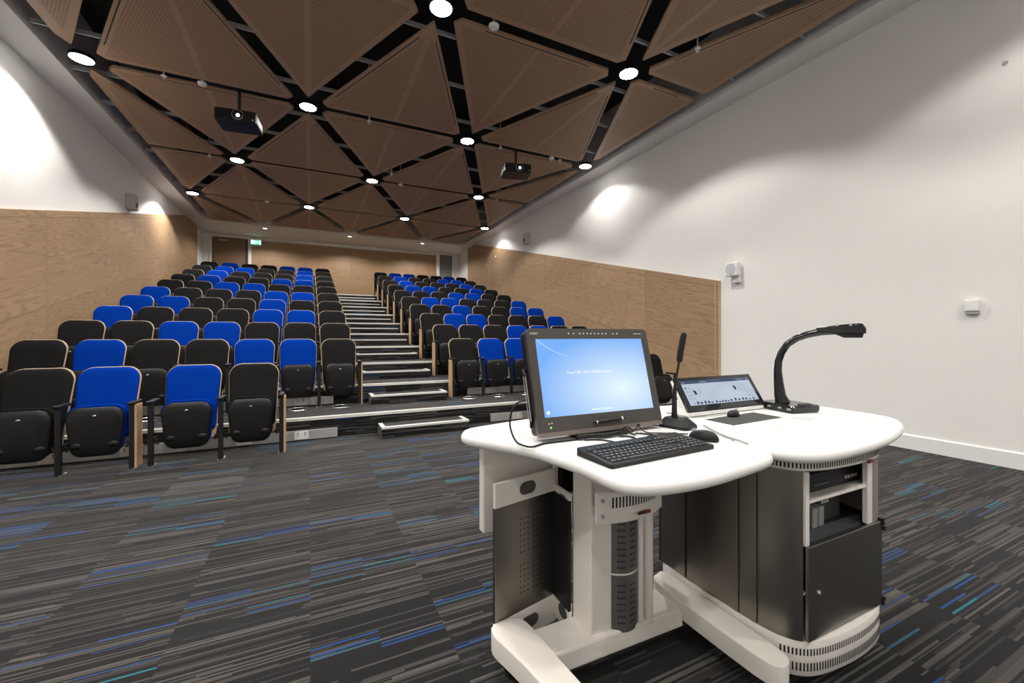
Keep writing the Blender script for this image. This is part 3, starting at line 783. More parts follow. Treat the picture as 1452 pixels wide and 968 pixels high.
for z in [.16+.0225*k for k in range(7)]+[.36+.0225*k for k in range(12)]:
    for i in (2,3,4,7,8,9):
        a, b = Vector(cp[i]), Vector(cp[i+1]); u = (b-a).normalized(); n = Vector((u.y, -u.x)); c = (a+b)/2+n*.001
        ho.add([(*(c+u*.0042*math.cos(2*PI*k/8)), z+.0042*math.sin(2*PI*k/8)) for k in range(8)], [tuple(range(8))])
ho.build('perforations', M['dark'], pc)
# fascia with vent slots in front of the column head
fa = arcpts((.825,1.088), (1.122,1.105), .035, 18)
inner = [(x, y+.008) for x, y in fa[::-1]]
F = MB().prism(fa+inner, .60, .695).build('vent_fascia', M['cream'], DK, smooth=True, ang=30)
MB().prism(fa+[(1.15,1.20),(.90,1.21)], .596, .602).prism(fa+[(1.15,1.20),(.90,1.21)], .693, .697).build('fascia_plate', M['cream'], F)
def slots(path, z0, z1, pitch, w, parent, s0=0, s1=None, name='vent_slots', out=.0008):
    P = [Vector(p) for p in path]; L = [0]
    for i in range(len(P)-1): L.append(L[-1]+(P[i+1]-P[i]).length)
    s1 = L[-1] if s1 is None else s1; m = MB(); s = s0
    while s < s1:
        i = max(j for j in range(len(L)-1) if L[j] <= s); u = (P[i+1]-P[i]).normalized(); c = P[i]+u*(s-L[i]); n = Vector((u.y, -u.x))*out
        a, b = c-u*w/2+n, c+u*w/2+n
        m.add([(*a,z0),(*b,z0),(*b,z1),(*a,z1)], [(0,1,2,3)]); s += pitch
    return m.build(name, M['dark'], parent)
slots(fa, .645, .680, .0125, .006, F, .055, .255)
m = MB(); 
for x, y, z in ((.842,1.078,.672),(.842,1.078,.622),(1.105,1.092,.672)): m.lathe([(.001,-.004),(.006,-.004),(.006,.004),(.001,.004)], (x,y,z), 12, 'y')
m.build('bolt', M['grey'], F)
MB().obox((.985,1.0545,.618),(.018,.001,0),(0,.001,0),(0,0,.005)).build('maker_badge', M['doorframe'], F)
MB().obox((1.005,1.0537,.618),(.016,.001,0),(0,.0015,0),(0,0,.0048)).build('maker_badge', M['redlab'], F)
# --- base feet
footL = [(.573,1.354),(.585,1.385),(.625,1.398),(.68,1.392),(.708,1.364),(.716,1.31),(.722,1.177),(.735,1.02),(.745,.86),(.735,.80),(.70,.775),(.655,.79),(.634,.86),(.628,1.02),(.618,1.13),(.590,1.26),(.574,1.32)]
def foot(p, z0, z1, name):
    if area(p) < 0: p = p[::-1]
    c = chaikin(p, 1); r = .005
    loops = [[(x,y,z0) for x,y in offset(c,.004)], [(x,y,z0+.004) for x,y in c], [(x,y,z1-r) for x,y in c]]
    for a in (30,60,90): t = math.radians(a); loops.append([(x,y,z1-r+r*math.sin(t)) for x,y in offset(c, r*(1-math.cos(t)))])
    return MB().loft(loops).build(name, M['cream'], DK, smooth=True, ang=28)
fl = foot(footL, .085, .16, 'foot')
slots([(.590,1.26),(.618,1.13),(.628,1.02),(.634,.86)][::1], .105, .135, .013, .006, fl, .20, .44, out=.0025)
footR = [(1.372,1.376),(1.40,1.385),(1.418,1.36),(1.416,1.186),(1.412,1.0),(1.408,.88),(1.398,.83),(1.365,.812),(1.33,.815),(1.308,.85),(1.305,1.0),(1.307,1.18),(1.315,1.33),(1.34,1.37)]
foot(footR, .088, .16, 'foot')
MB().add([(.70,1.185,.07),(1.31,1.175,.07),(1.31,1.19,.135),(.70,1.195,.135),(.70,1.345,.07),(1.33,1.345,.07),(1.33,1.335,.135),(.70,1.335,.135)],
         [(0,3,2,1)[::-1],(4,5,6,7)[::-1],(3,7,6,2)[::-1],(0,1,5,4)[::-1],(0,4,7,3)[::-1],(1,2,6,5)[::-1]]).build('cross_beam', M['cream'], DK, bevel=.008)
def castor(x, y, lab=None, ztop=.088):
    c = MB().box(x-.012, x+.012, y-.012, y+.012, .045, ztop).lathe([(.02,ztop-.02),(.02,ztop)], (x,y,0), 16).build('castor', M['cream'], DK)
    MB().lathe([(.001,-.022),(.028,-.022),(.030,-.016),(.030,-.006),(.024,-.003),(.024,.003),(.030,.006),(.030,.016),(.028,.022),(.001,.022)], (x,y,.0305), 20, 'x').build('wheel', M['black'], c, smooth=True)
castor(1.365, .87); castor(1.365, 1.32); castor(.69, .85); castor(.645, 1.34)
# --- right cabinet
plinth = [(1.424,1.40),(1.422,1.10),(1.426,.95),(1.445,.88),(1.49,.835),(1.56,.812),(1.69,.800),(1.80,.800),(1.90,.812),(1.975,.832),(2.02,.88),(2.05,1.0),(2.06,1.2),(2.02,1.40),(1.9,1.46),(1.5,1.46)]
def smoothpath(p, n):
    q = chaikin(p, n); return q
pl = smoothpath(plinth, 2)
plm = MB(); loops = []
cc = pl if area(pl) > 0 else pl[::-1]
plo = MB().loft([[(x,y,.055) for x,y in offset(cc,.004)],[(x,y,.06) for x,y in cc],[(x,y,.172) for x,y in cc],[(x,y,.175) for x,y in offset(cc,.002)]]).build('plinth', M['cream'], DK, smooth=True, ang=40)
i0 = min(range(len(cc)), key=lambda i: (cc[i][0]-1.43)**2+(cc[i][1]-.90)**2)
ring = [cc[(i0+i) % len(cc)] for i in range(len(cc))]
i1 = min(range(len(ring)), key=lambda i: (ring[i][0]-2.05)**2+(ring[i][1]-1.0)**2)
path = ring[:i1+1]
slots(path, .075, .103, .0115, .0055, plo, .02); slots(path, .127, .150, .0115, .0055, plo, .02)
for x, y in ((1.52,.95),(1.98,.98),(1.52,1.36),(1.95,1.36)): castor(x, y, ztop=.056)
# cabinet body as walls (open compartment at the front)
left = [(1.440,1.42),(1.432,1.29),(1.428,1.10),(1.432,.965),(1.442,.91),(1.460,.868),(1.487,.838)]
def wallstrip(path, t, z0, z1, name, mat, parent=DK, smooth=True):
    P = [Vector(p) for p in path]; inn = []
    for i, p in enumerate(P):
        u = (P[min(i+1,len(P)-1)]-P[max(i-1,0)]).normalized(); n = Vector((-u.y, u.x)); inn.append(tuple(p+n*t))
    return MB().prism([tuple(p) for p in P]+inn[::-1], z0, z1).build(name, mat, parent, smooth=smooth, ang=35)
left = [(1.440,1.42),(1.432,1.29),(1.429,1.17),(1.429,1.05),(1.432,.975),(1.437,.93),(1.446,.895),(1.460,.866),(1.475,.848),(1.487,.838)]
cab = wallstrip(left, .012, .176, .745, 'steel_side', M['steel'])
sm = MB()
for x, y in ((1.4305,1.275),(1.4295,1.03),(1.433,.962)): sm.box(x-.003, x+.0005, y-.0012, y+.0012, .18, .745)
sm.build('panel_joint', M['dark'], cab)
MB().box(1.423,1.431,1.09,1.13,.675,.70).box(1.419,1.424,1.10,1.12,.682,.694).build('catch', M['steelbit'], cab)
MB().box(1.44,2.02,1.42,1.435,.176,.745).build('back_panel', M['steeld'], DK)
MB().prism([(1.44,1.42),(1.44,1.1),(1.49,.85),(1.96,.85),(2.0,.95),(2.02,1.42)], .745, ZT-.041).build('cabinet_head', M['cream'], DK)
wallstrip([(1.912,.831),(1.96,.834),(2.0,.858),(2.03,.93),(2.045,1.05),(2.045,1.25),(2.02,1.43)], .012, .496, .745, 'side_panel', PM('side_taupe', (.30,.255,.22), .45))
wallstrip([(1.958,.834),(1.985,.85),(2.01,.90),(2.03,1.0),(2.04,1.2),(2.02,1.43)], .012, .176, .496, 'steel_side', M['steel'])
MB().prism([(1.487,.830),(1.510,.830),(1.510,.85),(1.487,.85)], .496, .742).build('opening_post', M['cream'], DK, bevel=.002)
MB().prism([(1.876,.830),(1.910,.830),(1.910,.848),(1.876,.848)], .496, .745).build('opening_post', M['cream'], DK, bevel=.002)
MB().box(1.46,1.96,1.24,1.25,.491,.632).box(1.46,1.96,1.24,1.25,.642,.744).build('inner_back', M['dark'], DK)
MB().prism([(1.500,.836),(1.90,.836),(1.96,.90),(1.99,1.239),(1.45,1.239),(1.45,.90)], .633, .641).build('shelf', M['cream'], DK)
MB().prism([(1.49,.850),(1.95,.850),(1.99,1.0),(1.99,1.41),(1.45,1.41),(1.45,.90)], .480, .490).build('shelf', M['duct'], DK)
dr = MB().box(1.490,1.962,.822,.834,.180,.496).build('door', M['steel'], DK, bevel=.002)
MB().lathe([(.001,-.006),(.007,-.006),(.009,-.001),(.009,.0)], (1.548,.822,.332), 16, 'y').build('lock', M['steelbit'], dr, smooth=True)
MB().box(1.956,1.972,.818,.838,.480,.505).lathe([(.008,-.006),(.008,.006)], (1.968,.822,.468), 12, 'y').lathe([(.008,-.006),(.008,.006)], (1.968,.822,.20), 12, 'y').box(1.960,1.972,.818,.838,.175,.19).build('hinge', M['blackm'], dr)
# vent ring below the right worktop
tr = smoothpath([(1.428,1.10),(1.430,.96),(1.450,.885),(1.49,.84),(1.56,.816),(1.69,.804),(1.80,.804),(1.90,.814),(1.975,.834),(2.02,.88),(2.045,1.0)][::-1], 0)
def refine(p, n=2):
    for _ in range(n):
        q = [p[0]]
        for i in range(len(p)-1):
            a, b = p[i], p[i+1]; q += [(a[0]*.75+b[0]*.25,a[1]*.75+b[1]*.25),(a[0]*.25+b[0]*.75,a[1]*.25+b[1]*.75)]
        q.append(p[-1]); p = q
    return p
trp = refine(tr[::-1])
vr = wallstrip(trp, .006, .745, ZT-.039, 'vent_ring', M['cream'])
slots(trp, .753, ZT-.043, .0115, .0055, vr, .12)
MB().obox((1.82,.7975,.7475),(.016,.0015,0),(0,.003,0),(0,0,.005)).build('maker_badge', M['redlab'], vr)
# ---- equipment inside the cabinet
q = empty('rack_player', (1.70, 1.05, .641), 'black media player on the upper shelf inside the lectern cabinet', 'media player')
MB().box(1.500,1.93,.878,1.20,.6415,.705).build('case', M['black'], q, bevel=.003)
m = MB()
for k in range(5): m.box(1.82+k*.018,1.83+k*.018,.876,.878,.660,.672)
m.build('button', M['grey'], q)
MB().box(1.62,1.72,.8765,.878,.662,.674).build('display', M['glossg'], q)
q = empty('mini_computer', (1.66, 1.0, .49), 'dark grey computer box with white ports and blue light, lower lectern shelf', 'computer')
MB().box(1.745,1.885,.925,1.15,.4905,.592).build('case', M['duct'], q, bevel=.005)
m = MB()
for k in range(3): m.box(1.757+k*.017,1.767+k*.017,.923,.925,.560,.570)
m.build('port', M['white'], q)
MB().lathe([(.001,-.003),(.003,-.003),(.003,0),(.001,0)], (1.878,.925,.58), 10, 'y').build('power_light', M['led'], q)
for i, x in enumerate((1.665, 1.705)):
    tag(MB().box(x, x+.034, .905, 1.05, .4905, .562).build('power_pack', M['grey'], bevel=.003), 'grey upright power pack inside the cabinet, %s' % ('nearest the left steel side','next to the computer')[i], 'power pack', 'power packs in the lectern cabinet')
tag(MB().tube([(1.895,1.0,.497),(1.90,.98,.535),(1.915,.97,.545),(1.905,.99,.52),(1.92,1.0,.50),(1.925,.97,.525),(1.91,.95,.51),(1.90,1.04,.497)], .005, 6).build('cable', M['grey'], smooth=True), 'tangled pale cable on the lower shelf of the lectern cabinet', 'cable')

# ------------------------------------------------------------------ pen display monitor
def plane_frame(p, ux, uz):
    uy = uz.cross(ux).normalized()
    Mx = Matrix((( ux.x, uz.x, -uy.x*-1, p.x),( ux.y, uz.y, -uy.y*-1, p.y),( ux.z, uz.z, -uy.z*-1, p.z),(0,0,0,1)))
    return Mx
ux = Vector((1,-.01,0)).normalized(); uz = Vector((0,.096,.375)).normalized()
un = ux.cross(uz)                      # points to the viewer (-y)
O = Vector((.709,1.257,.852)); W_, H_ = .567, .388
MO = empty('monitor', (.99,1.33,ZT), 'dark framed pen monitor showing a pale blue screen, left worktop', 'monitor')
def on(s, t, d=0): return O+ux*s+uz*t+un*d
def slab(m, s0, s1, t0, t1, d0, d1, r=0, seg=5):
    pts = rrect(s0, s1, t0, t1, r, seg) if r else [(s0,t0),(s1,t0),(s1,t1),(s0,t1)]
    m.loft([[tuple(on(s,t,d0)) for s,t in pts],[tuple(on(s,t,d1)) for s,t in pts]])
    return m
def ring_slab(outer, inner, d0, d1, m):   # frame with opening; both rects as loops of equal length
    a = [tuple(on(s,t,d1)) for s,t in outer]; b = [tuple(on(s,t,d1)) for s,t in inner]
    c = [tuple(on(s,t,d0)) for s,t in inner]; e = [tuple(on(s,t,d0)) for s,t in outer]
    m.loft([e,a,b,c,e], cap0=False, cap1=False)
SX0, SX1, SZ0, SZ1 = .033, .537, .062, .348
ou = rrect(0, W_, 0, H_, .018, 5); inn_ = rrect(SX0, SX1, SZ0, SZ1, .002, 5)
m = MB(); ring_slab(ou, inn_, -.018, 0, m); m.build('bezel', M['bezel'], MO)
m = MB(); slab(m, .002, W_-.002, .002, H_-.002, -.055, -.017, .018); m.build('rear_housing', M['black'], MO)
m = MB(); slab(m, .004, W_-.004, -.006, .010, -.02, .003, .003); m.build('lower_edge', M['bezel2'], MO)
m = MB(); slab(m, SX0, SX1, SZ0, SZ1, -.008, -.004); sc = m.build('screen', M['scr'], MO)
m = MB(); pts = []
for k in range(20):
    t = k/19; pts.append((SX0+.006+.14*t, SZ1-.004-.062*math.sin(t*PI/2)))
lo = [tuple(on(s, t+.0010*(1-i/24), -.0036)) for i,(s,t) in enumerate(pts)]; lo2 = [tuple(on(s, t-.0010*(1-i/24), -.0036)) for i,(s,t) in enumerate(pts)]
m.loft([lo, lo2], cap0=False, cap1=False, closed=False); m.build('swoosh', M['scrw'], sc)
def TM(s, t, d): 
    p = on(s, t, d); return Matrix(((ux.x,uz.x,un.x,p.x),(ux.y,uz.y,un.y,p.y),(ux.z,uz.z,un.z,p.z),(0,0,0,1)))
text('Press CTRL + ALT + DELETE to log on', .0125, M['scrw'], TM(.255,.218,-.0035), 'prompt_text', sc)
text('Windows 7 Enterprise', .0105, M['scrw'], TM(.285,.077,-.0035), 'edition_text', sc)
m = MB().lathe([(.001,0),(.008,0)], (0,0,0), 16); 
vs = [tuple(on(SX0+.018+x, SZ0+.016+y, -.0035)) for x, y, z in [(.007*math.cos(2*PI*k/16), .007*math.sin(2*PI*k/16), 0) for k in range(16)]]
MB().add(vs, [tuple(range(16))]).build('access_icon', M['scrw'], sc)
text('SMART', .011, M['wtext'], TM(.030,.3675,.0004), 'maker_logo', MO)
text('SMART Podium', .0062, M['wtext'], TM(.516,.3675,.0004), 'model_text', MO)
ic = MB()
for s in (.180,.203,.231,.249,.267,.284,.302,.320,.338,.356,.391,.412):
    slab(ic, s-.003, s+.003, .3655, .371, 0, .0008, .002, 2)
ic.build('touch_button', M['wtext'], MO)
ic = MB()
for s, t in ((.046,.040),(.058,.041)): slab(ic, s-.003, s+.003, t-.002, t+.002, 0, .001, .0015, 2)
ic.build('indicator', M['wtext'], MO)
ic = MB(); slab(ic, .048, .056, .022, .030, 0, .001, .003, 3); ic.build('power_light', M['ledg'], MO)
# stand and side bracket
MB().prism(rrect(.86,1.11,1.245,1.44,.03), ZT+.0005, ZT+.014).build('stand_base', M['black'], MO, bevel=.004)
MB().prism(rrect(.94,1.05,1.345,1.40,.01), ZT+.012, ZT+.16).build('stand_neck', M['black'], MO, bevel=.004)
MB().tube([(.703,1.30,.93),(.690,1.325,1.06),(.694,1.345,1.075),(.712,1.36,1.07)], .0055, 8).tube([(.703,1.30,.93),(.71,1.315,.875),(.72,1.33,.87)], .0055, 8).build('side_bracket', M['blackm'], MO, smooth=True)
MB().tube([(.699,1.293,.90),(.688,1.318,1.055)], .0018, 6).tube([(.697,1.306,.90),(.6865,1.331,1.055)], .0018, 6).build('bracket_highlight', M['alu'], MO, smooth=True)  # two thin pale tubes stand in for highlights along the black bracket
# pen lying in the clip
PN = empty('stylus_pen', tuple(on(.30,.026,.01)), 'black stylus pen resting on the monitor lower bezel', 'pen')
MB().tube([on(.226,.028,.010), on(.236,.028,.010), on(.242,.028,.010), on(.36,.033,.010), on(.372,.033,.010)], [.0012,.0035,.0065,.0068,.005], 12).build('barrel', M['black'], PN, smooth=True)
MB().tube([on(.355,.0328,.010), on(.362,.0332,.010)], .0072, 12).tube([on(.239,.028,.010), on(.243,.028,.010)], .007, 12).build('silver_ring', M['steelbit'], PN, smooth=True)

# ------------------------------------------------------------------ keyboard, mouse, microphone
KB = empty('keyboard', (.985,1.03,ZT), 'black wired computer keyboard in front of the blue monitor', 'keyboard')
kr = math.radians(3.0)
ku, kv = Vector((math.cos(kr), math.sin(kr), 0)), Vector((-math.sin(kr), math.cos(kr), 0)); kc = Vector((.750,.922,ZT))
def K(s, t, h): return kc+ku*s+kv*t+Vector((0,0,h))
KW, KD = .445, .160
pts = rrect(0, KW, 0, KD, .008, 3)
hz = lambda t: .013+.011*t/KD
MB().loft([[tuple(K(s,t,.001)) for s,t in pts],[tuple(K(s,t,hz(t)-.002)) for s,t in pts],[tuple(K(*p,hz(p[1]))) for p in offset(pts,.002)]]).build('body', M['black'], KB)
hump = [(.29,KD-.001),(.32,KD+.012),(.42,KD+.014),(.444,KD-.001)]
MB().prism([tuple(K(s,t,0))[:2] for s,t in hump], ZT+.004, ZT+.022).build('rear_bulge', M['black'], KB, bevel=.003)
km = MB(); kt = MB()
def keycap(s, t, w, d=.0165):
    pad = .0014; a, b, c, e = s+pad, s+w-pad, t+pad, t+d-pad; i = .0016; z = hz(t)
    km.loft([[tuple(K(*p,z-.001)) for p in ((a,c),(b,c),(b,e),(a,e))],[tuple(K(*p,z+.005)) for p in ((a+i,c+i),(b-i,c+i),(b-i,e-i),(a+i,e-i))]])
    if w < .026:
        kt.add([tuple(K(*p,z+.0053)) for p in ((a+.004,e-.009),(a+.0075,e-.009),(a+.0075,e-.005),(a+.004,e-.005))], [(0,1,2,3)])
u = .0183; x0 = .012; rows = [(.010,[1.25,1.25,1.25,6.25,1.25,1.25,1.25,1.25]),(.0285,[1.25]+[1]*11+[2.75]),(.047,[1.75]+[1]*11+[2.25]),(.0655,[1.5]+[1]*12+[1.5]),(.084,[1]*13+[2]),(.111,[1,-.9]+[1]*4+[-.45]+[1]*4+[-.45]+[1]*4)]
for t, ws in rows:
    s = x0
    for w_ in ws:
        if w_ < 0: s += -w_*u; continue
        keycap(s, t, w_*u); s += w_*u
s = x0+15.3*u
for t in (.0655,.084,.111):
    for k in range(3): keycap(s+k*u, t, u)
keycap(s+u, .0285, u)
for k in range(3): keycap(s+k*u, .010, u)
s = x0+18.6*u
for t in (.010,.0285,.047,.0655,.084):
    for k in range(4): keycap(s+k*u*.97, t, u*.97)
km.build('keys', M['key'], KB); kt.build('key_legends', M['keyt'], KB)
MS = empty('mouse', (1.285,1.045,ZT), 'black computer mouse beside the right end of the keyboard', 'mouse')
def mouse(root, cx, cy, rz, sc=1):
    loops = []; R = Matrix.Rotation(rz, 3, 'Z')
    for f, h in ((1.0,0.001),(1.04,.006),(1.0,.014),(.88,.024),(.66,.032),(.34,.037),(.02,.038)):
        l = []
        for k in range(20):
            a = 2*PI*k/20; x = .031*math.cos(a)*f*sc; y = .056*math.sin(a)*f*sc
            hh = h*(1+.12*math.sin(a+PI)*f)
            v = R @ Vector((x, y, 0)); l.append((cx+v.x, cy+v.y, ZT+hh*sc))
        loops.append(l)
    b = MB().loft(loops).build('shell', M['black'], root, smooth=True, ang=80)
    v = R @ Vector((0, .036, 0)); MB().lathe([(.001,-.003),(.008,-.003),(.008,.003),(.001,.003)], (cx+v.x, cy+v.y, ZT+.030*sc), 12, 'x').build('scroll_wheel', M['grey'], b)
    return b
mouse(MS, 1.262, 1.045, math.radians(14), .92)
MI = empty('gooseneck_microphone', (1.345,1.24,ZT), 'black gooseneck microphone on a weighted base between the two screens', 'microphone')
bb = rrect(1.292,1.392,1.172,1.302,.02,4)
cb = offset(bb, .0)
def rot2(p, c, a): ca, sa = math.cos(a), math.sin(a); return [(c[0]+(x-c[0])*ca-(y-c[1])*sa, c[1]+(x-c[0])*sa+(y-c[1])*ca) for x, y in p]
bb = rot2(bb, (1.342,1.237), .25)
bb2 = offset(bb, .004); bb3 = [(1.342+(x-1.342)*.62, 1.252+(y-1.252)*.62) for x, y in bb]
MB().loft([[(x,y,ZT+.0005) for x,y in bb],[(x,y,ZT+.012) for x,y in bb],[(x,y,ZT+.016) for x,y in bb2],[(x,y,ZT+.038) for x,y in bb3]]).build('base', M['black'], MI, smooth=True, ang=30)
MB().prism(rot2(rrect(1.325,1.365,1.21,1.235,.004,3), (1.342,1.237), .25), ZT+.030, ZT+.036).build('talk_button', M['duct'], MI)
MB().tube([(1.342,1.252,.862),(1.339,1.250,.888),(1.336,1.247,.959),(1.342,1.243,1.031),(1.353,1.238,1.097)], [.014,.0105,.009,.005,.004], 12).build('stem', M['blackm'], MI, smooth=True)
MB().tube([(1.3525,1.238,1.092),(1.3535,1.2375,1.10),(1.358,1.235,1.14),(1.367,1.230,1.195),(1.370,1.228,1.209),(1.371,1.2275,1.213)], [.007,.012,.0125,.0125,.010,.004], 14).build('foam_windshield', M['foam'], MI, smooth=True)

# ------------------------------------------------------------------ control touch screen
TS = empty('touch_panel', (1.81,1.42,ZT), 'tilted touch panel in a white wedge base at the back of the right worktop', 'touch panel')
MB().loft([[(1.535,1.352,ZT+.003),(2.07,1.352,ZT+.003),(2.07,1.352,ZT+.020),(1.535,1.352,ZT+.020)],
           [(1.535,1.50,ZT+.003),(2.07,1.50,ZT+.003),(2.07,1.50,ZT+.03),(1.535,1.50,ZT+.03)]]).build('base', M['white'], TS, bevel=.004)
MB().box(1.545,2.06,1.36,1.49,ZT+.0002,ZT+.004).build('base_gap', M['dark'], TS)
tO = Vector((1.540,1.354,.857)); tx = Vector((1,0,0)); tz = Vector((0,.09,.145)).normalized(); tn = tx.cross(tz)
TL = .168
def tn_(s, t, d=0): return tuple(tO+tx*s+tz*t+tn*d)
def tslab(m, s0, s1, t0, t1, d0, d1): m.loft([[tn_(s,t,d0) for s,t in ((s0,t0),(s1,t0),(s1,t1),(s0,t1))],[tn_(s,t,d1) for s,t in ((s0,t0),(s1,t0),(s1,t1),(s0,t1))]]); return m
tslab(MB(), 0, .54, 0, TL, -.012, 0).build('glass', M['glossg'], TS, bevel=.001)
tslab(MB(), .003, .537, .003, TL-.003, -.030, -.012).build('rear_case', M['white'], TS)
MB().prism([(1.60,1.40),(2.02,1.40),(2.02,1.48),(1.60,1.48)], ZT+.02, ZT+.06).build('support', M['white'], TS)
dp = tslab(MB(), .028, .512, .026, .150, .0002, .0008).build('display', M['tp'], TS)
tslab(MB(), .028, .512, .134, .150, .0008, .0012).build('header_bar', M['tph'], dp)
m = MB()
for i, s in enumerate((.075,.098,.124,.147,.168,.200,.222,.242,.262,.282,.305,.335,.362,.390,.414,.440,.470)):
    h = (.014,.010,.014,.012,.007,.010,.007,.008,.009,.006,.010,.015,.010,.013,.011,.006,.009)[i]; tslab(m, s, s+.013, .030, .030+h, .0008, .0012)
m.build('toolbar_icons', M['tpi'], dp)
m = MB()
for s, t in ((.088,.078),(.372,.088)): tslab(m, s, s+.014, t, t+.018, .0008, .0012); tslab(m, s-.004, s+.006, t+.012, t+.022, .0008, .0012)
tslab(m, .041, .048, .108, .118, .0008, .0012); m.build('device_icons', M['tpb'], dp)
m = MB()
for s, t in ((.120,.10),(.124,.088),(.118,.078),(.060,.108),(.042,.09),(.060,.09),(.045,.072),(.065,.072),(.048,.056),(.068,.056),(.40,.098),(.41,.085),(.055,.034),(.450,.052)): tslab(m, s, s+.009, t, t+.006, .0008, .0012)
m.build('small_symbols', M['tpl'], dp)
m = MB(); tslab(m, .040, .047, .137, .146, .0012, .0016); tslab(m, .495, .502, .139, .147, .0012, .0016); tslab(m, .150, .20, .1395, .1425, .0012, .0016); tslab(m, .42, .46, .1405, .1425, .0012, .0016)
m.build('header_marks', M['tpl'], dp)
tag(MB().prism([(1.571,1.289),(1.574,1.158),(1.92,1.174),(1.92,1.309)], ZT+.0003, ZT+.0025).build('mouse_mat', M['mat_grey']), 'dark grey flat mouse mat in front of the touch panel', 'mouse mat')
MS2 = empty('mouse', (1.745,1.285,ZT), 'small black mouse on the mat below the touch panel', 'mouse')
o = mouse(MS2, 1.745, 1.285, math.radians(-75), .72); o.location.z += .003
tag(MB().tube([(1.712,1.296,ZT+.012),(1.64,1.315,ZT+.006),(1.60,1.33,ZT+.004),(1.54,1.34,ZT+.003)], .002, 6).build('mouse_cable', M['grey'], smooth=True), 'thin grey mouse cable running left from the small mouse', 'cable')
# printed sheets, laid flat
def sheet(c, w, d, a, lab):
    p = rot2([(c[0]-w/2,c[1]-d/2),(c[0]+w/2,c[1]-d/2),(c[0]+w/2,c[1]+d/2),(c[0]-w/2,c[1]+d/2)], c, a)
    o = tag(MB().prism(p, ZT+.0003, ZT+.0008).build('printed_sheet', M['paper']), lab, 'paper', 'printed sheets on the right worktop')
    m = MB()
    for k in range(11):
        y = c[1]+d*(.36-.07*k); l = w*(.36 if k % 3 else .22)
        m.prism(rot2([(c[0]-w*.38,y),(c[0]-w*.38+l*2,y),(c[0]-w*.38+l*2,y+.0035),(c[0]-w*.38,y+.0035)], c, a), ZT+.0008, ZT+.001)
    m.build('text_lines', M['ink'], o)
sheet((1.70,1.045), .19, .12, .04, 'faint printed sheet flat on the right worktop, nearer the keyboard')
sheet((1.985,1.115), .19, .11, .10, 'faint printed sheet flat on the right worktop, nearer the document camera')

# ------------------------------------------------------------------ document camera
VC = empty('document_camera', (2.15,1.30,ZT), 'black arched document camera standing on the right worktop', 'document camera')
vb = rot2(rrect(2.067,2.247,1.185,1.392,.02,4), (2.157,1.288), -.20)
MB().loft([[(x,y,ZT+.002) for x,y in offset(vb,.006)],[(x,y,ZT+.012) for x,y in vb],[(x,y,ZT+.030) for x,y in vb],[(x,y,ZT+.036) for x,y in offset(vb,.008)]]).build('base', M['gloss'], VC, smooth=True, ang=30)
ct = MB()
for (x, y) in rot2([(2.14,1.20),(2.16,1.20),(2.18,1.20),(2.20,1.20),(2.15,1.22),(2.17,1.22),(2.19,1.22),(2.21,1.225)], (2.157,1.288), -.20): ct.lathe([(.007,.034),(.007,.040),(.001,.041)], (x,y,ZT), 12)
ct.build('buttons', M['duct'], VC)
pp = MB()
for t in (.2,.4,.62,.8):
    a, b = Vector(vb[-1]), Vector(vb[0])
for i,(x,y) in enumerate(rot2([(2.0665,1.20),(2.0665,1.25),(2.0665,1.31),(2.0665,1.37)], (2.157,1.288), -.20)): pp.obox((x,y,ZT+.02),(.001,0,0),(0,.009,0),(0,0,.0035))
pp.build('ports', M['grey'], VC)
path = [(2.158,1.313,.86),(2.153,1.324,.899),(2.150,1.330,.97),(2.149,1.333,1.024),(2.150,1.330,1.071),(2.156,1.319,1.114),(2.166,1.297,1.157),(2.183,1.26,1.189),(2.201,1.22,1.207),(2.224,1.17,1.220),(2.247,1.121,1.227),(2.262,1.088,1.231)]
MB().tube(path, [.034,.026,.021,.018,.017,.0165,.0165,.0165,.0165,.0175,.020,.021], 16).build('arm', M['gloss'], VC, smooth=True)
hd = Vector((.42,-.90,0)).normalized(); hs = Vector((.90,.42,0)).normalized(); up = Vector((0,0,1))
hb = MB(); loops = []
for s, wdt, zb, zt in ((-.11,.014,-.014,.010),(-.06,.020,-.015,.018),(0,.026,-.016,.025),(.045,.030,-.017,.029),(.062,.030,-.018,.027),(.074,.029,-.018,.008)):
    c = Vector((2.262,1.088,1.229))+hd*s*1.0
    loops.append([tuple(c+hs*a+up*b) for a, b in ((-wdt,zb),(wdt,zb),(wdt,zt-.008),(wdt*.75,zt),(-wdt*.75,zt),(-wdt,zt-.008))])
hd_o = hb.loft(loops).build('camera_head', M['gloss'], VC, smooth=True, ang=35)
c = Vector((2.262,1.088,1.229))
lp = MB(); lp.loft([[tuple(c+hd*a+hs*b+up*-.016) for a, b in ((-.05,-.022),(.066,-.022),(.066,.022),(-.05,.022))],[tuple(c+hd*a+hs*b+up*-.038) for a, b in ((-.005,-.022),(.062,-.022),(.062,.022),(-.005,.022))]])
lp.build('lens_housing', M['blackm'], hd_o, bevel=.003)
kb_ = MB()
for s in (-.03,.02,.04): kb_.obox(tuple(c+hd*s+hs*-.024+up*.021), tuple(hd*.006), tuple(hs*.004), (0,0,.004))
kb_.build('head_button', M['grey'], hd_o)

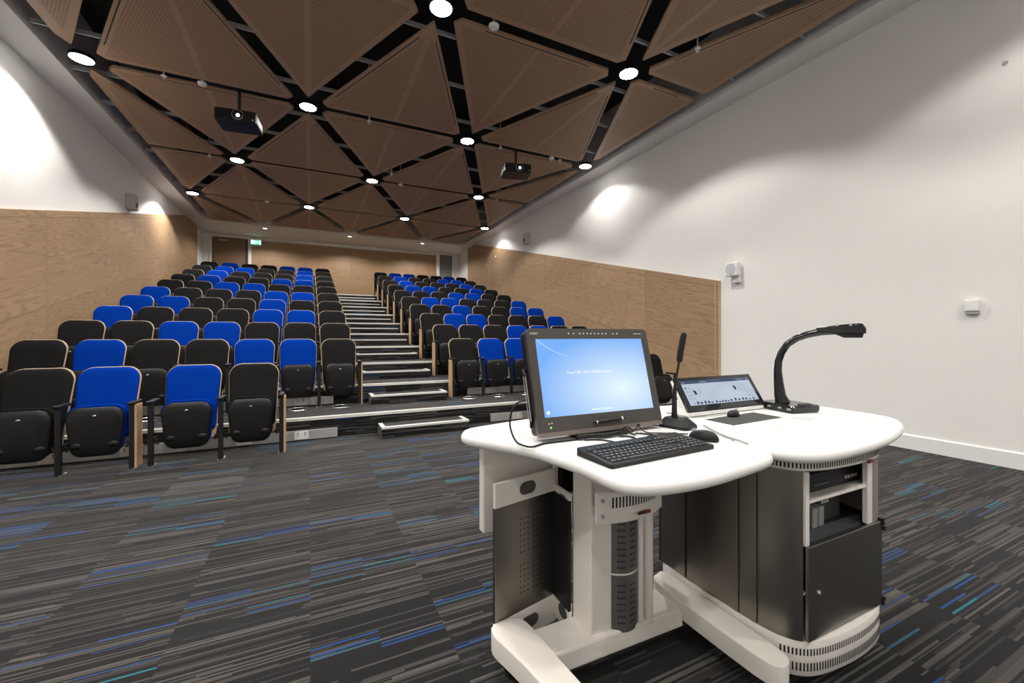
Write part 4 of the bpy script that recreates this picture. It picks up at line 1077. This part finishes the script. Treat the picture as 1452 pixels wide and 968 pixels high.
# ------------------------------------------------------------------ cables on the left worktop
zc = ZT+.004
def cable(pts, r, lab, mat='black', n=3):
    P = [Vector(p) for p in pts]
    q = []
    for i in range(len(P)-1):
        p0, p1, p2, p3 = P[max(i-1,0)], P[i], P[i+1], P[min(i+2,len(P)-1)]
        for k in range(6):
            t = k/6; q.append(.5*((2*p1)+(p2-p0)*t+(2*p0-5*p1+4*p2-p3)*t*t+(3*p1-p0-3*p2+p3)*t**3))
    q.append(P[-1])
    for v in q: v.z = max(v.z, ZT+r+.0003) if v.x > .52 else v.z
    return tag(MB().tube(q, r, 8).build('cable', M[mat], smooth=True), lab, 'cable', None)
cable([(.712,1.33,.965),(.69,1.335,.968),(.655,1.34,.95),(.636,1.335,.90),(.632,1.31,.86),(.637,1.27,zc),(.655,1.215,zc),(.72,1.235,zc),(.80,1.235,zc),(.85,1.235,zc)], .0034, 'black cable looping from the monitor side down onto the left worktop')
cable([(.87,1.215,zc),(.90,1.205,zc),(.93,1.18,zc),(.95,1.13,zc)], .0028, 'thin black keyboard cable running from under the monitor, leftmost')
cable([(1.0,1.205,zc+.01),(1.02,1.20,zc),(1.04,1.19,zc),(1.05,1.16,zc)], .0028, 'thin black cable from under the monitor to the keyboard middle')
cable([(1.02,1.205,zc+.01),(1.06,1.20,zc+.012),(1.10,1.225,zc+.006),(1.08,1.235,zc+.022),(1.04,1.21,zc+.022),(1.07,1.19,zc+.004),(1.11,1.21,zc),(1.16,1.14,zc)], .0028, 'thin black cable coiled under the monitor right half')
cable([(1.12,1.24,zc+.008),(1.135,1.23,zc+.025),(1.145,1.25,zc+.02),(1.15,1.21,zc),(1.20,1.17,zc),(1.27,1.12,zc)], .0022, 'thin black mouse cable curling behind the keyboard')
cable([(1.19,1.33,zc),(1.25,1.30,zc),(1.29,1.27,zc)], .0025, 'short black cable running to the microphone base')
cable([(.85,1.232,zc+.006),(.90,1.225,zc+.008),(.97,1.215,zc+.006),(1.02,1.222,zc+.008),(1.08,1.232,zc+.006)], .0085, 'thick black plug and lead lying under the monitor')
cable([(1.335,.93,.05),(1.35,.97,.03),(1.37,1.05,.006),(1.45,1.2,.006)], .004, 'pale cable dropping to the carpet behind the right foot', 'grey')
# ------------------------------------------------------------------ world, camera, view
W = bpy.data.worlds.new('world'); S.world = W; W.use_nodes = True
W.node_tree.nodes['Background'].inputs[0].default_value = (.5,.5,.5,1); W.node_tree.nodes['Background'].inputs[1].default_value = .02
cam = bpy.data.cameras.new('camera'); co = bpy.data.objects.new('camera', cam); COL.objects.link(co)
cam.sensor_width = 36; cam.lens = 593/1452*36; cam.shift_y = -8/1452; cam.clip_start = .02
co.location = (0, 0, 1.2); co.rotation_euler = (math.radians(90), 0, math.radians(-25.75))
S.camera = co
S.view_settings.view_transform = 'Standard'; S.view_settings.look = 'None'; S.view_settings.gamma = 1
S.view_settings.use_curve_mapping = False; S.view_settings.exposure = 0.0
